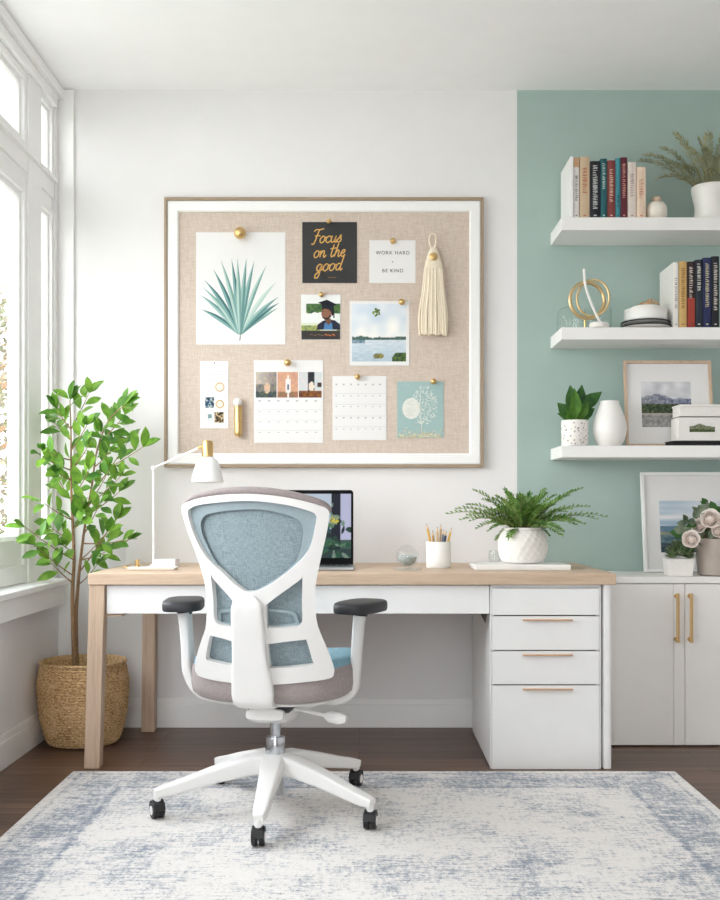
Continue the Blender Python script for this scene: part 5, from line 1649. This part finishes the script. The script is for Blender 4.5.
for cx, cy, r, dy, fc in ((710.5, 518.5, 8.0, -.05, (-.3, -1, .35)), (691, 539, 7.0, -.075, (-.5, -1, .2)), (699, 525.5, 6.2, -.02, (-.6, -1, .3)), (728, 524, 7.5, -.05, (.3, -1, .4)), (740, 515, 7, -.02, (.5, -1, .5)), (718, 531, 5.4, -.07, (.0, -1, .3))):
    p = at(cx, cy, vy + dy); rose(p, r * s_, fc).build('rose', 'petal', t, smooth=60)
    st_.tube([org + Vector(((p.x - vx) * .3, 0, -.01)), (org + p) / 2 + Vector((0, 0, .02)), p], .0022, 6)
for k in range(120):
    cx, cy = rnd(684, 752), rnd(505, 541)
    if cx < 694 and cy < 522: continue
    o_ = at(cx, cy, vy + rnd(-.04, .07)); d_ = Vector((cx - 718, 0, 524 - cy)).normalized() if k % 2 else Vector((rnd(-1, 1), rnd(-1, 0), rnd(-.4, 1)))
    d_ = d_ + Vector((rnd(-.4, .4), rnd(-.5, .3), rnd(-.3, .4)))
    lf.leaf(o_, d_, (rnd(-.4, .4), -1, rnd(.2, 1)), rnd(7, 11) * s_, rnd(6, 8.5) * s_, random.choice((0, 0, 1)), .25, .2, (0, .75, 1, .9, .5, 0))
for cx, cy in ((683, 529), (679, 531), (686, 522), (697, 516), (709, 508), (714, 507), (719, 511), (701, 511), (706, 541), (712, 543), (692, 531), (696, 520)):
    o_ = at(cx, cy + 3, vy - .03); lf.leaf(o_, (rnd(-.6, .2), -.2, 1) if cy < 520 else (-1, -.2, .3), (0, -1, .4), 9.5 * s_, 8 * s_, random.choice((0, 0, 1)), .2, .2, (0, .75, 1, .9, .5, 0))
fo = lf.build('foliage', ['leaf_grey', 'leaf_dark'], t, smooth=0); st_.build('stems', 'twig', fo)

# ================================================================ indoor tree in a woven basket
by = 4.47 - ZB; bxx = xat(83.3, by) ; s_ = (ZB + by) / F
t = thing('potted_tree', 'leafy green indoor tree in a round woven basket by the window', 'plant', (bxx, by, 0.0005))
RB = [(.125, .0005), (.146, .006), (.162, .03), (.182, .10), (.193, .18), (.197, .25), (.193, .29), (.186, .325), (.181, .345)]
pr = smoothpath([(r * .958, z, 0) for r, z in RB], 12)
random.seed(2)
NS = 150
jit = [[rnd(-1, 1) for j in range(NS)] for i in range(len(pr) * 3 + 40)]
prof = []
zs = [p.y for p in pr]


def rad_at(z):
    for i in range(len(pr) - 1):
        if pr[i].y <= z <= pr[i + 1].y or i == len(pr) - 2:
            k_ = (z - pr[i].y) / max(1e-6, pr[i + 1].y - pr[i].y); return pr[i].x + (pr[i + 1].x - pr[i].x) * min(1, max(0, k_))


NC = 30
for k in range(NC):
    z0 = .0005 + (.345 - .0005) * k / NC; hz = .345 / NC
    for q_, o_ in ((.08, 0), (.36, .0034), (.64, .0034), (.92, 0)):
        z = z0 + hz * q_; prof.append((rad_at(z) + o_, z))
inner = [(.171, .347), (.165, .341), (.166, .31), (.001, .30)]
mb = MB(); mb.lathe(prof + inner, (bxx, by, 0), NS, jitter=lambda i, j: .0016 * jit[i // 2][j] + .0012 * (((j + i // 4) % 3) - 1) if i < len(prof) else 0)
mb.tube([(bxx + .176 * math.cos(2 * PI * j / 60), by + .176 * math.sin(2 * PI * j / 60), .347) for j in range(60)], .0075, 10, closed=True)
mb.build('basket', 'seagrass', t, smooth=60)
mb = MB(); mb.lathe([(.164, .302), (.165, .308), (.09, .313), (.001, .315)], (bxx, by, 0), 32); mb.build('soil', 'soil', t)
random.seed(6)
tr_ = MB(); lf = MB()
pt = lambda px, py, dy=0: at(px - 3, py, by + dy)
tk0 = pt(77.5, 660); tk0.z = .305
A_ = smoothpath([tk0, pt(76, 620, -.01), pt(75.5, 590, -.015), pt(77, 560, -.02), pt(75.5, 520, -.02), pt(74, 480, -.01), pt(74, 440, 0), pt(73, 400, .01)], 4)
B_ = smoothpath([tk0 + Vector((.008, .01, 0)), pt(79, 620, .01), pt(81, 585, .02), pt(83.5, 560, .03), pt(88, 525, .04), pt(95, 485, .05), pt(100, 450, .04), pt(112, 420, .03), pt(128, 405, .0)], 4)
tr_.tube(A_, [.0105 - .0085 * i / len(A_) for i in range(len(A_))], 8); tr_.tube(B_, [.009 - .0075 * i / len(B_) for i in range(len(B_))], 8)


def near(path, py):
    return min(path, key=lambda q_: abs(VY - (q_.z - H) * F / (ZB + q_.y) - py))


BRN = [('A', 455, 48, 450, -.2), ('A', 470, 43, 455, -.26), ('A', 520, 43, 500, -.26), ('A', 560, 28, 527, -.38), ('A', 575, 38, 545, -.3), ('A', 430, 60, 409, -.05), ('A', 425, 92, 393, .06), ('A', 440, 58, 423, .08),
       ('A', 480, 58, 470, -.14), ('A', 500, 62, 480, .10), ('A', 540, 55, 528, -.05), ('A', 585, 52, 560, -.10), ('A', 500, 92, 470, -.12), ('A', 470, 92, 445, -.10), ('A', 450, 90, 425, -.08),
       ('B', 480, 146, 447, -.05), ('B', 490, 130, 443, .10), ('B', 510, 124, 476, -.10), ('B', 520, 122, 492, .06), ('B', 545, 132, 540, -.08), ('B', 560, 112, 550, .07), ('B', 560, 110, 532, -.12), ('B', 470, 112, 452, -.14),
       ('B', 500, 112, 470, -.16), ('B', 455, 104, 432, -.06), ('B', 440, 128, 415, .08), ('B', 530, 102, 505, -.15), ('B', 450, 118, 440, .12), ('B', 585, 100, 565, -.06), ('B', 575, 118, 520, .05), ('B', 520, 85, 500, -.18), ('A', 530, 88, 510, -.16), ('A', 555, 66, 545, -.14)]


def leaves_on(P, n0, n1, L):
    for i in range(n0, n1):
        p = P[i]; d0 = (P[min(i + 1, len(P) - 1)] - P[max(i - 1, 0)]).normalized()
        sd = d0.cross(Vector((0, -1, .3))).normalized()
        q_ = 1 if i % 2 else -1
        d_ = d0 * rnd(.5, .9) + sd * q_ * rnd(.6, 1.0) + Vector((rnd(-.25, .25), rnd(-.55, .2), rnd(-.1, .4)))
        n_ = Vector((rnd(-.5, .5), rnd(-1, -.3), rnd(.3, 1)))
        ll = L * rnd(.8, 1.15); lf.leaf(p + d_.normalized() * .006, d_, n_, ll, ll * rnd(.42, .52), random.choice((0, 0, 1)), rnd(.1, .35), .22, (0, .45, .85, 1, .95, .62, 0))
    p = P[-1]; d0 = (P[-1] - P[-3]).normalized()
    for k in range(3):
        d_ = d0 + Vector((rnd(-.6, .6), rnd(-.5, .2), rnd(-.2, .5)))
        ll = L * rnd(.85, 1.15); lf.leaf(p, d_, (rnd(-.5, .5), -.7, .7), ll, ll * .46, random.choice((0, 0, 1)), rnd(.1, .3), .22, (0, .45, .85, 1, .95, .62, 0))


for st0, py0, ex, ey, dy in BRN:
    a = near(A_ if st0 == 'A' else B_, py0); e = pt(ex, ey, dy); m_ = a * .55 + e * .45 + Vector((0, 0, -.012))
    P = [a * (1 - s) ** 2 + m_ * 2 * s * (1 - s) + e * s * s for s in [k / 7 for k in range(8)]]
    tr_.tube(P, [.0034 - .0022 * k / 7 for k in range(8)], 6); leaves_on(P, 3, 7, .078)
leaves_on(A_, 15, len(A_), .078); leaves_on(B_, 17, len(B_), .078)
lf.v = [(max(x, -1.396), y, z) for x, y, z in lf.v]
tr_.build('trunk', 'bark', t, smooth=60); lf.build('foliage', ['leaf_bright', 'leaf_mid'], t, smooth=60)

# ================================================================ camera, daylight, output look
cam = bpy.data.cameras.new('camera'); co = bpy.data.objects.new('camera', cam); COL.objects.link(co)
co.location = (0, -ZB, H); co.rotation_euler = (PI / 2, 0, 0)
cam.sensor_fit = 'AUTO'; cam.sensor_width = 36; cam.lens = F / 900 * 36
cam.shift_x = (360 - VX) / 900; cam.shift_y = (VY - 450) / 900
cam.clip_start = .05; SC.camera = co

wd = bpy.data.worlds.new('daylight'); SC.world = wd; wd.use_nodes = True
wn = wd.node_tree; bg = wn.nodes['Background']
tc = wn.nodes.new('ShaderNodeTexCoord'); sp = wn.nodes.new('ShaderNodeSeparateXYZ'); rp = wn.nodes.new('ShaderNodeValToRGB'); mr = wn.nodes.new('ShaderNodeMapRange')
mr.inputs['From Min'].default_value = -1; mr.inputs['From Max'].default_value = 1
wn.links.new(tc.outputs['Generated'], sp.inputs[0]); wn.links.new(sp.outputs['Z'], mr.inputs['Value']); wn.links.new(mr.outputs[0], rp.inputs[0])
el = rp.color_ramp.elements; el[0].position = .42; el[0].color = (.74, .75, .75, 1); el[1].position = .55; el[1].color = (.97, .985, 1, 1)
e2 = el.new(.9); e2.color = (.90, .95, 1.0, 1)
wn.links.new(rp.outputs[0], bg.inputs['Color']); bg.inputs['Strength'].default_value = WORLD_STRENGTH


def portal(name, loc, rot, sx_, sy_):
    l = bpy.data.lights.new(name, 'AREA'); l.shape = 'RECTANGLE'; l.size = sx_; l.size_y = sy_; l.cycles.is_portal = True
    o = bpy.data.objects.new(name, l); COL.objects.link(o); o.location = loc; o.rotation_euler = rot


portal('window_daylight_portal', (WX - .16, (W0 + W1) / 2, (SILL + HEAD) / 2), (0, -PI / 2, 0), HEAD - SILL, abs(W1 - W0))
portal('added_window_portal', ((OX0 + OX1) / 2, FY - .11, OZ1 / 2), (PI / 2, 0, 0), OX1 - OX0, OZ1)  # samples the sky through the window added behind the viewer
vs_ = SC.view_settings
SC.display_settings.display_device = 'sRGB'
vs_.view_transform = 'Standard'; vs_.look = 'None'; vs_.gamma = 1; vs_.use_curve_mapping = False; vs_.exposure = EXPOSURE
SC.cycles.use_denoising = True
SC.cycles.max_bounces = 14; SC.cycles.diffuse_bounces = 8; SC.cycles.transparent_max_bounces = 24
